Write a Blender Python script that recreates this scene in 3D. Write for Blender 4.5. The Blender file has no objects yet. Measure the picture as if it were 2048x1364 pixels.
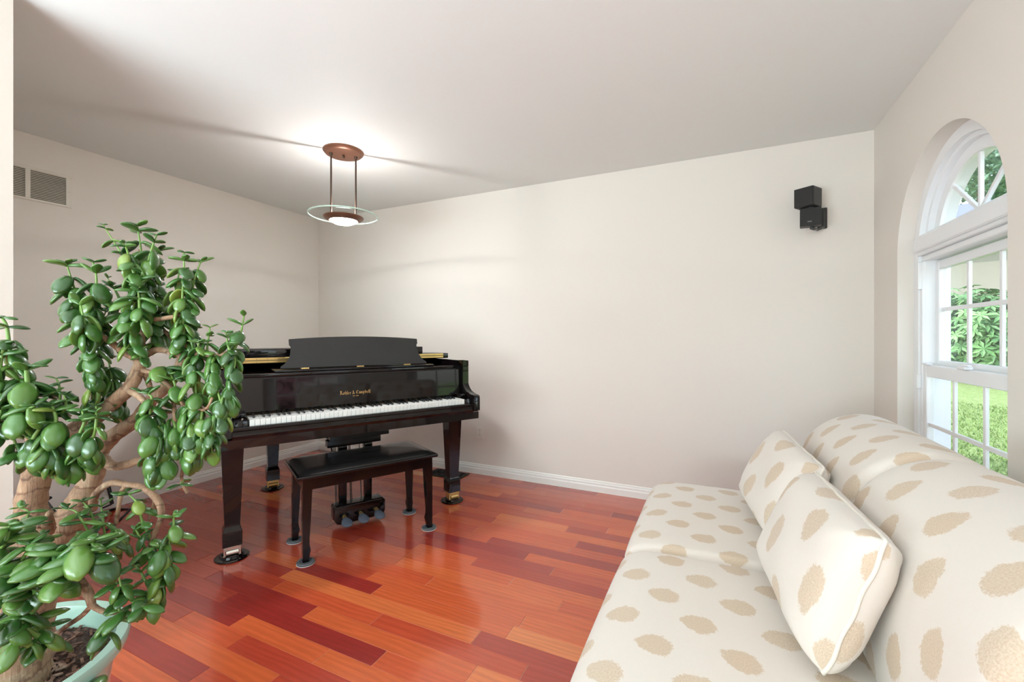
import bpy, bmesh, math, random
from mathutils import Vector, Matrix
import numpy as np
random.seed(7)
S = bpy.context.scene
COL = S.collection
PI = math.pi
# ------------------------------------------------------------------ camera
F, CX, HY, CH = 867.0, 1024.0, 674.0, 1.19
YAW = math.radians(25.1)
cam = bpy.data.cameras.new('camera'); camo = bpy.data.objects.new('camera', cam)
COL.objects.link(camo)
camo.location = (0, 0, CH); camo.rotation_euler = (PI/2, 0, YAW)
cam.sensor_width = 36; cam.lens = F/2048*36; cam.shift_y = -8/2048; cam.clip_start = .05
S.camera = camo
# ------------------------------------------------------------------ world, sun, lights, exposure
w = bpy.data.worlds.new('sky'); S.world = w; w.use_nodes = True
nt = w.node_tree; nt.nodes.clear()
sky = nt.nodes.new('ShaderNodeTexSky'); sky.sky_type = 'NISHITA'
sky.sun_disc = False; sky.sun_elevation = math.radians(48); sky.sun_rotation = math.radians(250)
sky.air_density = 1.0; sky.dust_density = 1.5
bg = nt.nodes.new('ShaderNodeBackground'); bg.inputs[1].default_value = .55
out = nt.nodes.new('ShaderNodeOutputWorld')
hs = nt.nodes.new('ShaderNodeHueSaturation'); hs.inputs['Saturation'].default_value = .6
nt.links.new(sky.outputs[0], hs.inputs['Color']); nt.links.new(hs.outputs[0], bg.inputs[0]); nt.links.new(bg.outputs[0], out.inputs[0])
sd = bpy.data.lights.new('sun', 'SUN'); sd.energy = 2.5; sd.angle = .01; sd.color = (1, .96, .88)
so = bpy.data.objects.new('sun', sd); COL.objects.link(so)
so.rotation_euler = Vector((.62, .55, -.75)).to_track_quat('-Z', 'Y').to_euler()
def area(name, loc, aim, sx, sy, e, col):
    l = bpy.data.lights.new(name, 'AREA'); l.shape = 'RECTANGLE'; l.size = sx; l.size_y = sy; l.energy = e; l.color = col
    o = bpy.data.objects.new(name, l); COL.objects.link(o); o.location = loc
    o.rotation_euler = (Vector(aim)-Vector(loc)).to_track_quat('-Z', 'Y').to_euler(); return o
area('rear_fill_panel', (-.6, -3.3, 1.35), (-1.5, 2, 1.3), 2.7, 2.0, 8, (.83, .95, 1))  # added frontal fill before the solid rear wall; no window there
area('ceiling_fill_panel', (-1.8, -2.2, .9), (-1.8, -1.5, 3.2), 2.6, 2.0, 215, (.73, .915, 1))  # added unseen panel facing up, brightens the ceiling for soft bounce
area('daylight_side_window', (.85, -.965, 1.27), (-3.5, 1.0, 1.35), .84, 1.5, 2, (.84, .95, 1))
S.view_settings.view_transform = 'Standard'; S.view_settings.look = 'None'
S.view_settings.gamma = 1; S.view_settings.use_curve_mapping = False
S.view_settings.exposure = .52

# ------------------------------------------------------------------ helpers
def hexc(r, g, b):
    f = lambda c: (c/255/12.92) if c/255 <= .04045 else ((c/255+.055)/1.055)**2.4
    return (f(r), f(g), f(b), 1)
class NT:
    """tiny node-graph writer"""
    def __init__(s, name):
        s.m = bpy.data.materials.new(name); s.m.use_nodes = True; s.t = s.m.node_tree
        s.b = s.t.nodes['Principled BSDF']
    def n(s, typ, **kw):
        x = s.t.nodes.new(typ)
        for k, v in kw.items(): setattr(x, k, v)
        return x
    def l(s, a, b): s.t.links.new(a, b)
    def put(s, sock, v):
        if isinstance(v, (int, float)): sock.default_value = v
        elif isinstance(v, (tuple, list)): sock.default_value = v
        else: s.l(v, sock)
    def m2(s, op, a, b=0.0, c=None, clamp=False):
        x = s.n('ShaderNodeMath', operation=op); x.use_clamp = clamp
        s.put(x.inputs[0], a); s.put(x.inputs[1], b)
        if c is not None: s.put(x.inputs[2], c)
        return x.outputs[0]
    def mix(s, f, a, b, typ='MIX'):
        x = s.n('ShaderNodeMix', data_type='RGBA', blend_type=typ)
        s.put(x.inputs[0], f); s.put(x.inputs[6], a); s.put(x.inputs[7], b); return x.outputs[2]
    def noise(s, vec, scale, detail=3, rough=.5, dist=0):
        x = s.n('ShaderNodeTexNoise'); x.inputs['Scale'].default_value = scale
        x.inputs['Detail'].default_value = detail; x.inputs['Roughness'].default_value = rough
        x.inputs['Distortion'].default_value = dist
        if vec is not None: s.l(vec, x.inputs['Vector'])
        return x
    def ramp(s, f, stops):
        x = s.n('ShaderNodeValToRGB'); e = x.color_ramp.elements
        while len(e) < len(stops): e.new(.5)
        for k, (p, c) in enumerate(stops): e[k].position = p; e[k].color = c
        s.l(f, x.inputs[0]); return x.outputs[0]
    def coord(s, kind='Object'):
        if not hasattr(s, 'tc'): s.tc = s.n('ShaderNodeTexCoord')
        return s.tc.outputs[kind]
    def mapping(s, vec, scale=(1, 1, 1), loc=(0, 0, 0), rot=(0, 0, 0)):
        x = s.n('ShaderNodeMapping'); x.inputs['Scale'].default_value = scale
        x.inputs['Location'].default_value = loc; x.inputs['Rotation'].default_value = rot
        s.l(vec, x.inputs['Vector']); return x.outputs[0]
    def bump(s, h, strength=.2, dist=.01):
        x = s.n('ShaderNodeBump'); x.inputs['Strength'].default_value = strength
        x.inputs['Distance'].default_value = dist; s.l(h, x.inputs['Height']); s.l(x.outputs[0], s.b.inputs['Normal'])
    def set(s, **kw):
        names = {'col': 'Base Color', 'rough': 'Roughness', 'metal': 'Metallic', 'coat': 'Coat Weight', 'coatr': 'Coat Roughness',
                 'spec': 'Specular IOR Level', 'trans': 'Transmission Weight', 'ior': 'IOR', 'emc': 'Emission Color', 'ems': 'Emission Strength',
                 'sss': 'Subsurface Weight', 'alpha': 'Alpha', 'sheen': 'Sheen Weight'}
        for k, v in kw.items(): s.put(s.b.inputs[names[k]], v)
        return s.m
def plain(name, col, rough=.5, var=.0, **kw):
    t = NT(name)
    if var:
        nz = t.noise(t.coord(), 14, 4)
        c2 = tuple(c*(1-var) for c in col[:3])+(1,)
        col = t.mix(nz.outputs[0], col, c2)
    return t.set(col=col, rough=rough, **kw)

def painted(name, col, s=.08):
    t = NT(name); nz = t.noise(t.coord(), 220, 3)
    big = t.noise(t.coord(), .8, 2)
    c = t.mix(t.m2('MULTIPLY', big.outputs[0], .35), col, tuple(x*.955 for x in col[:3])+(1,))
    t.bump(nz.outputs[0], s, .002); return t.set(col=c, rough=.62, spec=.3)
M = {}
M['wall'] = painted('wall_paint', hexc(229, 221, 211))
M['ceil'] = painted('ceiling_paint', hexc(232, 233, 229))
M['trim'] = plain('white_trim', hexc(240, 238, 232), .32)
M['vinyl'] = plain('white_vinyl', hexc(240, 240, 240), .28)
def black_lacquer():
    t = NT('black_lacquer'); nz = t.noise(t.coord(), 2.5, 2)
    c = t.mix(nz.outputs[0], (.003, .0025, .0027, 1), (.006, .003, .003, 1))
    return t.set(col=c, rough=.04, spec=.45)
M['black'] = black_lacquer()
M['blackb'] = plain('black_bench_lacquer', (.006, .005, .005, 1), .13, .2, spec=.4)
M['spruce'] = plain('spruce_soundboard', hexc(196, 156, 104), .5, .15)
M['satin'] = plain('satin_black_desk', (.022, .021, .02, 1), .5, .2)
M['bkey'] = plain('black_key', (.012, .012, .012, 1), .22, .1, coat=.6)
M['wkey'] = plain('white_key', hexc(238, 236, 230), .2, .02, coat=.4)
M['leather'] = plain('black_bench_leather', (.014, .013, .013, 1), .24, .3, coat=.3)
M['gold'] = plain('gold_lettering', hexc(214, 170, 110), .35, .1, metal=.6)
M['brass'] = plain('brass_hinge', hexc(222, 186, 118), .3, .12, metal=.85)
M['chrome'] = plain('chrome', hexc(215, 212, 205), .12, .05, metal=1)
M['dark'] = plain('dark_screw', (.03, .022, .015, 1), .5, .1)
M['cup'] = plain('grey_rubber_cup', hexc(92, 96, 100), .55, .15)
M['felt'] = plain('white_felt', hexc(215, 212, 208), .9, .05)
M['sock'] = plain('grey_pedal_cover', hexc(98, 106, 122), .9, .2)
M['bronze'] = plain('bronze', hexc(128, 88, 68), .38, .15, metal=.55)
M['bronze2'] = plain('dark_bronze_rod', hexc(82, 64, 54), .4, .15, metal=.6)
M['plate'] = plain('outlet_white', hexc(232, 226, 216), .35)
M['slot'] = plain('slot_dark', (.04, .035, .03, 1), .6)
M['vent'] = plain('vent_enamel', hexc(226, 218, 206), .4)
M['ventdark'] = plain('duct_dark', hexc(92, 88, 70), .8, .1)
M['iron'] = plain('black_iron', (.016, .015, .014, 1), .45, .3, metal=.3)
M['spk'] = plain('speaker_black', (.035, .036, .036, 1), .5, .1)
M['spk2'] = plain('speaker_grille', (.022, .021, .019, 1), .75, .25)
M['spk3'] = plain('speaker_bracket', (.055, .058, .058, 1), .45, .1)
M['logo'] = plain('silver_logo', hexc(170, 170, 165), .4, metal=.4)
def glass(name, tint=(1, 1, 1, 1), f=1.0):
    t = NT(name); t.t.nodes.remove(t.b)
    tr = t.n('ShaderNodeBsdfTransparent'); tr.inputs[0].default_value = tint
    gl = t.n('ShaderNodeBsdfGlossy'); gl.inputs['Roughness'].default_value = .01
    lw = t.n('ShaderNodeLayerWeight'); lw.inputs[0].default_value = .5
    mx = t.n('ShaderNodeMixShader'); t.l(t.m2('ADD', t.m2('MULTIPLY', t.m2('POWER', lw.outputs['Facing'], 4.), .45*f), .03*f), mx.inputs[0])
    t.l(tr.outputs[0], mx.inputs[1]); t.l(gl.outputs[0], mx.inputs[2])
    t.l(mx.outputs[0], t.t.nodes['Material Output'].inputs[0]); return t.m
M['glass'] = glass('window_glass', (.97, .985, .98, 1), .7)
M['lampglass'] = glass('lamp_disc_glass', (.97, .985, .975, 1), 1.3)
t = NT('lit_diffuser'); M['diff'] = t.set(col=(1, .97, .92, 1), rough=.4, emc=(.92, .96, 1, 1), ems=170.0)
t = NT('glass_rim'); M['rim'] = t.set(col=hexc(205, 225, 212), rough=.15, alpha=.75)

def obj(name, bm, m, parent=None, smooth=None, mods=None):
    me = bpy.data.meshes.new(name)
    if isinstance(bm, bmesh.types.BMesh):
        bmesh.ops.recalc_face_normals(bm, faces=bm.faces)
        bm.to_mesh(me); bm.free()
    else:
        bpy.data.meshes.remove(me); me = bm
    if m is not None and not me.materials: me.materials.append(m)
    if smooth is not None:
        me.polygons.foreach_set('use_smooth', [True]*len(me.polygons))
        if smooth > 0: me.set_sharp_from_angle(angle=math.radians(smooth))
    o = bpy.data.objects.new(name, me); COL.objects.link(o)
    if parent is not None: o.parent = parent
    return o
def tag(o, label, cat, group=None):
    o['label'] = label; o['category'] = cat
    if group: o['group'] = group
    return o
def thing(name, label, cat, loc=(0, 0, 0), rz=0, group=None):
    o = bpy.data.objects.new(name, None); COL.objects.link(o); o.empty_display_size = .1
    o.location = loc; o.rotation_euler = (0, 0, rz); return tag(o, label, cat, group)
def struct(name, bm, m, parent=None, smooth=None):
    o = obj(name, bm, m, parent, smooth)
    if parent is None: o['kind'] = 'structure'
    return o
def B(): return bmesh.new()
def box(bm, x0, x1, y0, y1, z0, z1, bev=0, mat=None, seg=1):
    c = Vector(((x0+x1)/2, (y0+y1)/2, (z0+z1)/2))
    r = bmesh.ops.create_cube(bm, size=1)
    vs = r['verts']
    for v in vs: v.co = Vector((v.co.x*(x1-x0), v.co.y*(y1-y0), v.co.z*(z1-z0)))+c
    if bev:
        es = list({e for v in vs for e in v.link_edges})
        r2 = bmesh.ops.bevel(bm, geom=es, offset=bev, segments=seg, affect='EDGES', profile=.5)
        vs = list({v for f in r2['faces'] for v in f.verts} | {v for v in vs if v.is_valid})
    if mat is not None:
        for v in vs: v.co = mat @ v.co
    return bm
def bx(*a, **k): return box(B(), *a, **k)
def tube(bm, pts, r, n=8, caps=True):
    pts = [Vector(p) for p in pts]
    rs = r if isinstance(r, (list, tuple)) else [r]*len(pts)
    rings = []; prev = None
    for i, p in enumerate(pts):
        d = (pts[min(i+1, len(pts)-1)]-pts[max(i-1, 0)]).normalized()
        if prev is None:
            a = Vector((0, 0, 1)) if abs(d.z) < .9 else Vector((1, 0, 0))
            u = d.cross(a).normalized()
        else: u = (prev-d*prev.dot(d)).normalized()
        prev = u; v = d.cross(u)
        rings.append([bm.verts.new(p+(u*math.cos(2*PI*k/n)+v*math.sin(2*PI*k/n))*rs[i]) for k in range(n)])
    for a, b in zip(rings, rings[1:]):
        for k in range(n): bm.faces.new((a[k], a[(k+1) % n], b[(k+1) % n], b[k]))
    if caps: bm.faces.new(rings[0][::-1]); bm.faces.new(rings[-1])
    return bm
def lathe(bm, prof, n=32, c=(0, 0, 0)):
    rings = []
    for r, z in prof:
        if r < 1e-5: rings.append([bm.verts.new((c[0], c[1], c[2]+z))])
        else: rings.append([bm.verts.new((c[0]+r*math.cos(2*PI*k/n), c[1]+r*math.sin(2*PI*k/n), c[2]+z)) for k in range(n)])
    for a, b in zip(rings, rings[1:]):
        for k in range(n):
            k2 = (k+1) % n
            if len(a) == 1 and len(b) == 1: continue
            if len(a) == 1: bm.faces.new((a[0], b[k], b[k2]))
            elif len(b) == 1: bm.faces.new((a[k], a[k2], b[0]))
            else: bm.faces.new((a[k], a[k2], b[k2], b[k]))
    return bm
def prism(bm, poly, ax, a0, a1, bev=0):
    """extrude a 2D polygon along axis ax ('x','y','z'); poly gives the other two coordinates in order"""
    def mk(u, v, t): return {'x': (t, u, v), 'y': (u, t, v), 'z': (u, v, t)}[ax]
    A = [bm.verts.new(mk(u, v, a0)) for u, v in poly]; Bv = [bm.verts.new(mk(u, v, a1)) for u, v in poly]
    n = len(poly); fs = [bm.faces.new(A), bm.faces.new(Bv[::-1])]
    for k in range(n): fs.append(bm.faces.new((A[k], Bv[k], Bv[(k+1) % n], A[(k+1) % n])))
    if bev:
        es = list(fs[0].edges)+list(fs[1].edges)
        bmesh.ops.bevel(bm, geom=es, offset=bev, segments=2, affect='EDGES', profile=.5)
    return bm
def plate(outlines, thick, mat4):
    """flat plate with holes: 2D outlines (outer first), extruded to thickness, moved by mat4 -> mesh"""
    cu = bpy.data.curves.new('plate', 'CURVE'); cu.dimensions = '2D'; cu.fill_mode = 'BOTH'; cu.extrude = thick/2
    for o in outlines:
        sp = cu.splines.new('POLY'); sp.points.add(len(o)-1)
        for k, (u, v) in enumerate(o): sp.points[k].co = (u, v, 0, 1)
        sp.use_cyclic_u = True
    tmp = bpy.data.objects.new('plate', cu); COL.objects.link(tmp)
    dg = bpy.context.evaluated_depsgraph_get()
    me = bpy.data.meshes.new_from_object(tmp.evaluated_get(dg), depsgraph=dg)
    bpy.data.objects.remove(tmp); bpy.data.curves.remove(cu)
    me.transform(mat4); me.materials.clear(); return me

# ------------------------------------------------------------------ room constants
XL, XR, YB, ZC = -3.82, .87, 3.30, 2.44
SX, SY0, SY1 = -2.30, .53, .655       # stub wall by the opening
YR, XH = -3.6, -5.6                    # rear wall, hall wall
# ---- floor of planks
PW = .0835; PY0 = 1.037
def floor_mat():
    t = NT('jatoba_plank')
    at = t.n('ShaderNodeAttribute'); at.attribute_name = 'tone'; at.attribute_type = 'GEOMETRY'
    sep = t.n('ShaderNodeSeparateColor'); t.l(at.outputs['Color'], sep.inputs[0])
    tone, off = sep.outputs[0], sep.outputs[1]
    base = t.ramp(tone, [(0, hexc(140, 28, 34)), (.2, hexc(158, 44, 42)), (.42, hexc(184, 66, 46)), (.62, hexc(204, 86, 50)), (.82, hexc(216, 106, 58)), (1, hexc(228, 138, 82))])
    comb = t.n('ShaderNodeCombineXYZ'); t.l(t.m2('MULTIPLY', off, 37.), comb.inputs[0]); t.l(t.m2('MULTIPLY', off, 91.), comb.inputs[1])
    va = t.n('ShaderNodeVectorMath', operation='ADD'); t.l(t.coord(), va.inputs[0]); t.l(comb.outputs[0], va.inputs[1])
    g1 = t.noise(t.mapping(va.outputs[0], (1.6, 26, 1)), 3, 5, .6, .6)
    g2 = t.noise(t.mapping(va.outputs[0], (3, 160, 1)), 4, 3, .6)
    wv = t.n('ShaderNodeTexWave', wave_type='BANDS', bands_direction='Y'); wv.inputs['Scale'].default_value = 6
    wv.inputs['Distortion'].default_value = 9; wv.inputs['Detail'].default_value = 3; wv.inputs['Detail Scale'].default_value = .7
    t.l(t.mapping(va.outputs[0], (.5, 2.2, 1)), wv.inputs['Vector'])
    grain = t.ramp(g1.outputs[0], [(.3, (.72, .70, .70, 1)), (.62, (1.1, 1.08, 1.06, 1))])
    c = t.mix(.45, base, grain, 'MULTIPLY')
    c = t.mix(t.m2('MULTIPLY', wv.outputs[0], .16), c, hexc(100, 30, 18))
    c = t.mix(t.m2('MULTIPLY', g2.outputs[0], .12), c, hexc(214, 120, 66))
    t.bump(g1.outputs[0], .05, .002)
    return t.set(col=c, rough=.2, coat=.55, coatr=.1, spec=.5)
M['plank'] = floor_mat()
M['subfloor'] = plain('floor_joint', hexc(232, 180, 150), .8)
fl = struct('floor', bx(XH-.1, XR+.2, YR-.1, YB+.15, -.12, -.0018), M['subfloor'])
known = {  # row: [(x joint), ...] read left to right, with the tone of each board after it
 0: ([-2.05, -1.692, -.86], [.35, .62, .38, .70]), 1: ([-2.32, -1.811, -1.331, -.55], [.45, .12, .72, .78, .6]),
 2: ([-2.62, -2.01, -1.127, -.62], [.4, .3, .08, .66, .6]), 3: ([-2.28, -1.59, -.78], [.35, .12, .74, .9]),
 4: ([-2.5, -1.9, -1.295, -.615], [.3, .42, .6, .5, .3]), 5: ([-2.45, -1.955, -.859], [.33, .28, .86, .3]),
 6: ([-2.275, -1.955, -1.444, -.75], [.3, .74, .1, .72, .95]), 7: ([-2.6, -1.553, -.73, -.3], [.35, .48, .70, .8, .4]),
 8: ([-2.9, -2.0, -1.26, -.45], [.35, .4, .62, .72, .7]), 9: ([-2.3, -1.521, -.62], [.3, .66, .8, .62]),
 10: ([-1.9, -1.52, -.9, -.2], [.38, .62, .68, .75, .6]), -1: ([-2.2, -1.39, -.7], [.5, .74, .42, .7]), -2: ([-2.3, -1.647, -1.1], [.78, .2, .5, .66]),
 -3: ([-2.1, -1.2, -.6], [.5, .72, .6, .5]), 12: ([-1.55, -.75], [.4, .28, .5]), 14: ([-2.2, -1.2, -.1], [.45, .55, .22, .5]),
 16: ([-1.7, -.72], [.35, .6, .2]), 17: ([-2.4, -1.3, -.4], [.3, .42, .75, .55]), 19: ([-1.5, -.6], [.35, .5, .72]), 21: ([-1.9, -.95], [.3, .22, .62])}
def plank_geo(bm, x0, x1, y0, y1, tone, off, lay):
    g = .0011; c = .0005; zt = 0; zb = -.004
    x0 += g; x1 -= g; y0 += g*.25; y1 -= g*.25
    lo = [bm.verts.new(p) for p in ((x0, y0, zb), (x1, y0, zb), (x1, y1, zb), (x0, y1, zb))]
    mi = [bm.verts.new((p.co.x, p.co.y, zt-c)) for p in lo]
    hi = [bm.verts.new(p) for p in ((x0+c, y0+c, zt), (x1-c, y0+c, zt), (x1-c, y1-c, zt), (x0+c, y1-c, zt))]
    fs = [bm.faces.new(hi)]
    for k in range(4):
        j = (k+1) % 4
        fs.append(bm.faces.new((lo[k], lo[j], mi[j], mi[k]))); fs.append(bm.faces.new((mi[k], mi[j], hi[j], hi[k])))
    for f in fs:
        for lp in f.loops: lp[lay] = (tone, off, 0, 1)
cands = []
rows = range(int((YR-PY0)/PW)-1, int((YB-PY0)/PW)+1)
for i in rows:
    y0 = PY0+i*PW; y1 = min(y0+PW, YB-.001)
    if y0 < YR: continue
    xl = XL if y0 > SY1 else XH
    if i in known: js, tn = known[i]; js = list(js); tn = list(tn)
    else:
        js = []; x = xl+random.uniform(.2, .9)
        while x < XR-.15: js.append(x); x += random.uniform(.32, 1.05)
        tn = [min(1, max(.05, random.gauss(.5, .2))) for _ in range(len(js)+1)]
    if i in known:
        x = js[0]-random.uniform(.5, .9)
        while x > xl+.15: js.insert(0, x); tn.insert(0, random.uniform(.22, .5)); x -= random.uniform(.4, 1.)
    xs = [xl]+js+[XR+.0]
    for k in range(len(xs)-1):
        cands.append((xs[k], xs[k+1], y0, y1, tn[min(k, len(tn)-1)], random.random()))
def seen(x0, x1, y0, y1):
    best = 0
    for a in (.1, .5, .9):
        for b in (.1, .5, .9):
            x = x0+(x1-x0)*a; y = y0+(y1-y0)*b
            zc = -x*math.sin(YAW)+y*math.cos(YAW); xc = x*math.cos(YAW)+y*math.sin(YAW)
            if zc < .3: continue
            px = CX+F*xc/zc; py = HY+F*CH/zc
            if 0 < px < 2048 and py < 1364 and not (x > -.2 and y < 2.45): best = max(best, (x1-x0)*(y1-y0)/zc**3)
    return best
sc = sorted(((seen(*c[:4]), c) for c in cands), key=lambda q: -q[0])
rest = B(); lr = rest.loops.layers.float_color.new('tone')
for k, (s_, c) in enumerate(sc):
    if s_ > 0 and k < 295:
        bm = B(); ly = bm.loops.layers.float_color.new('tone'); plank_geo(bm, *c, ly)
        obj('plank', bm, M['plank'], fl)
    else: plank_geo(rest, *c, lr)
ro = obj('planks', rest, M['plank'], fl); ro['kind'] = 'stuff'

# ---- walls and ceiling
struct('ceiling', bx(XH-.1, XR+.2, YR-.1, YB+.15, ZC, ZC+.15), M['ceil'])
struct('wall_back', bx(XL-.12, XR+.2, YB, YB+.15, -.12, ZC), M['wall'])
struct('wall_left', bx(XL-.12, XL, SY0, YB, -.0135, ZC), M['wall'])
struct('wall_opening', bx(XL-.12, SX, SY0, SY1, -.0135, ZC), M['wall'])
struct('wall_rear', bx(XH-.1, XR+.2, YR-.1, YR, -.0135, ZC), M['wall'])
struct('wall_hall', bx(XH-.1, XH, YR, SY1, -.0135, ZC), M['wall'])
struct('wall_hall_back', bx(XH-.1, XL-.12, SY0, SY1, -.0135, ZC), M['wall'])
WC3 = -.965
WC1, WC2, RW, ZS, ZB, RZ = 2.455, .745, .475, 1.61, .46, .468
def arch(cy, r, zs, zb, n=40, rz=None):
    rz = rz or r
    return [(cy-r, zb), (cy+r, zb)]+[(cy+r*math.cos(PI*k/n), zs+rz*math.sin(PI*k/n)) for k in range(n+1)]
YZX = Matrix(((0, 0, 1, 0), (1, 0, 0, 0), (0, 1, 0, 0), (0, 0, 0, 1)))   # plate (u,v,n) -> world (y,z,x)
wm = plate([[(YR, -.12), (YB, -.12), (YB, ZC), (YR, ZC)], arch(WC1, RW, ZS, ZB, rz=RZ), arch(WC2, RW, ZS, ZB, rz=RZ), arch(WC3, RW, ZS, ZB, rz=RZ)], .20,
           Matrix.Translation((XR+.10, 0, 0)) @ YZX)
struct('wall_right', wm, M['wall'])

# ---- baseboards (stepped profile)
def baseboard(name, p0, p1, nrm):
    prof = [(0, 0), (.016, 0), (.016, .045), (.012, .052), (.012, .066), (.007, .072), (.007, .080), (.002, .086), (0, .086)]
    bm = B(); d = Vector(p1)-Vector(p0); rr = []
    for P0 in (Vector(p0), Vector(p1)): rr.append([bm.verts.new(P0+Vector(nrm)*a+Vector((0, 0, b))) for a, b in prof])
    for k in range(len(prof)): bm.faces.new((rr[0][k], rr[1][k], rr[1][(k+1) % len(prof)], rr[0][(k+1) % len(prof)]))
    bm.faces.new(rr[0]); bm.faces.new(rr[1][::-1]); struct(name, bm, M['trim'])
baseboard('baseboard_back', (XL, YB, 0), (XR, YB, 0), (0, -1, 0))
baseboard('baseboard_left', (XL, SY1, 0), (XL, YB-.017, 0), (1, 0, 0))
baseboard('baseboard_right', (XR, YR, 0), (XR, YB-.017, 0), (-1, 0, 0))
baseboard('baseboard_opening', (SX, SY0, 0), (SX, SY1, 0), (1, 0, 0))

# ---- windows
def ring(cy, r0, r1, zs, zb, n=40):
    return [arch(cy, r0, zs, zb, n), arch(cy, r1, zs, zb+(r0-r1), n)]
def PL(outl, x0, x1): return plate(outl, x1-x0, Matrix.Translation(((x0+x1)/2, 0, 0)) @ YZX)
def build_window(idx, cy):
    e = struct('window_%d' % idx, PL(ring(cy, RW-.001, RW-.052, ZS-.004, ZB+.001), .937, 1.062), M['vinyl'])
    fr = []
    def part(name, me, m=M['vinyl']): return obj(name, me, m, e)
    part('casing_step', PL([arch(cy, RW-.05, ZS, ZB+.06), arch(cy, RW-.075, ZS, ZB+.06)], .96, 1.05))
    part('arch_frame', PL([[p for p in arch(cy, RW-.073, ZS, 1.70)], arch(cy, .348, ZS, 1.725)], .985, 1.04))
    # transom rail with mouldings
    bm = B(); box(bm, .93, 1.05, cy-RW+.052, cy+RW-.052, 1.60, 1.70, .004); box(bm, .915, .94, cy-RW+.05, cy+RW-.05, 1.615, 1.685, .006)
    box(bm, .95, 1.05, cy-RW+.052, cy+RW-.052, 1.572, 1.60, .004); part('transom_rail', obj_mesh(bm))
    # fan muntins
    for a in (38, 90, 142):
        bm = B(); L = .37
        c, s = math.cos(math.radians(a)), math.sin(math.radians(a)); z0 = 1.715
        tt = L if a != 90 else .25
        # length to the arch
        for q in range(100):
            t_ = q*.005
            if (t_*c)**2+(z0+t_*s-ZS)**2 > .353**2: tt = t_; break
        p0 = Vector((1.0, cy, z0)); d = Vector((0, c, s)); u = Vector((0, -s, c))
        box(bm, -.007, .007, -.009, .009, 0, tt, .002, mat=Matrix(((1, 0, 0, 1.0), (0, u.y, d.y, cy), (0, u.z, d.z, z0), (0, 0, 0, 1))))
        part('muntin', obj_mesh(bm))
    part('arch_pane', PL([arch(cy, .35, ZS, 1.72)], .998, 1.002), M['glass'])
    yl, yh = cy-RW+.052, cy+RW-.052
    # jamb tracks
    for s in (0, 1):
        a, b = (yl, yl+.022) if s == 0 else (yh-.022, yh)
        part('jamb_track', obj_mesh(bx(.945, 1.045, a, b, ZB+.03, 1.572, .003)))
    # upper sash (outer plane) and lower sash (inner plane)
    def sash(name, x, z0, z1, br, tr, st=.036, cols=3, zm=None):
        bm = B(); a, b = yl+.022, yh-.022; h = .016
        box(bm, x-h, x+h, a, a+st, z0, z1, .003); box(bm, x-h, x+h, b-st, b, z0, z1, .003)
        box(bm, x-h, x+h, a+st, b-st, z0, z0+br, .003); box(bm, x-h, x+h, a+st, b-st, z1-tr, z1, .003)
        g = obj_mesh(bm); fr = part(name, g)
        ga, gb = a+st, b-st; za, zb = z0+br, z1-tr
        for k in range(1, cols): 
            yy = ga+(gb-ga)*k/cols
            obj('muntin', obj_mesh(bx(x-.006, x+.006, yy-.0095, yy+.0095, za, zb, .002)), M['vinyl'], fr)
        zz = zm if zm else (za+zb)/2
        obj('muntin', obj_mesh(bx(x-.0062, x+.0062, ga, gb, zz-.0095, zz+.0095, .002)), M['vinyl'], fr)
        obj('pane', obj_mesh(bx(x-.002, x+.002, ga-.005, gb+.005, za-.005, zb+.005)), M['glass'], fr)
        return fr
    sash('upper_sash', 1.012, 1.03, 1.565, .045, .04, zm=1.325)
    ls = sash('lower_sash', .965, ZB+.035, 1.052, .055, .058, zm=.757)
    # sash lock, tilt latches, balance cover
    bm = B(); box(bm, .935, .965, cy-.03, cy+.03, 1.053, 1.066, .003); box(bm, .94, .955, cy-.045, cy+.01, 1.066, 1.074, .003); part('sash_lock', obj_mesh(bm))
    bm = B()
    for yy in (yl+.04, yh-.06): box(bm, .94, .962, yy-.03, yy+.03, 1.053, 1.060, .002)
    part('tilt_latch', obj_mesh(bm))
    bm = B()
    for yy in (yl+.008, yh-.008): box(bm, .928, .945, yy-.008, yy+.008, .93, 1.0, .003)
    part('guide_clip', obj_mesh(bm))
    for yy in (yl+.012, yh-.012): part('balance_cover', obj_mesh(bx(.93, .946, yy-.011, yy+.011, 1.43, 1.568, .003)))
    part('sill', obj_mesh(bx(.90, 1.06, yl, yh, ZB+.002, ZB+.034, .004)))
    return e
def obj_mesh(bm):
    me = bpy.data.meshes.new('part'); bmesh.ops.recalc_face_normals(bm, faces=bm.faces); bm.to_mesh(me); bm.free(); return me
build_window(1, WC1); build_window(2, WC2); build_window(3, WC3)

# ------------------------------------------------------------------ outdoors
def ground_z(x, y): return -.42+.1*max(0, y)
M['lawn'] = None
t = NT('lawn'); n1 = t.noise(t.coord(), 26, 6, .7); n2 = t.noise(t.coord(), .5, 3)
c = t.ramp(n1.outputs[0], [(.3, hexc(92, 122, 62)), (.5, hexc(136, 160, 98)), (.68, hexc(180, 196, 146))])
c = t.mix(t.m2('MULTIPLY', n2.outputs[0], .5), c, hexc(150, 176, 96)); t.bump(n1.outputs[0], .8, .05)
M['lawn'] = t.set(col=c, rough=.9)
bm = B(); N = 36; g = [[bm.verts.new((x, y, ground_z(x, y))) for x in np.linspace(-22, 40, N)] for y in [-20, -10, 0, 3.45, 6, 9, 12, 16, 22, 30, 44]]
for a, b in zip(g, g[1:]):
    for k in range(N-1): bm.faces.new((a[k], a[k+1], b[k+1], b[k]))
lawn = struct('ground', bm, M['lawn'])
M['blade'] = plain('grass_blade', hexc(128, 158, 88), .7, .3)
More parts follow.
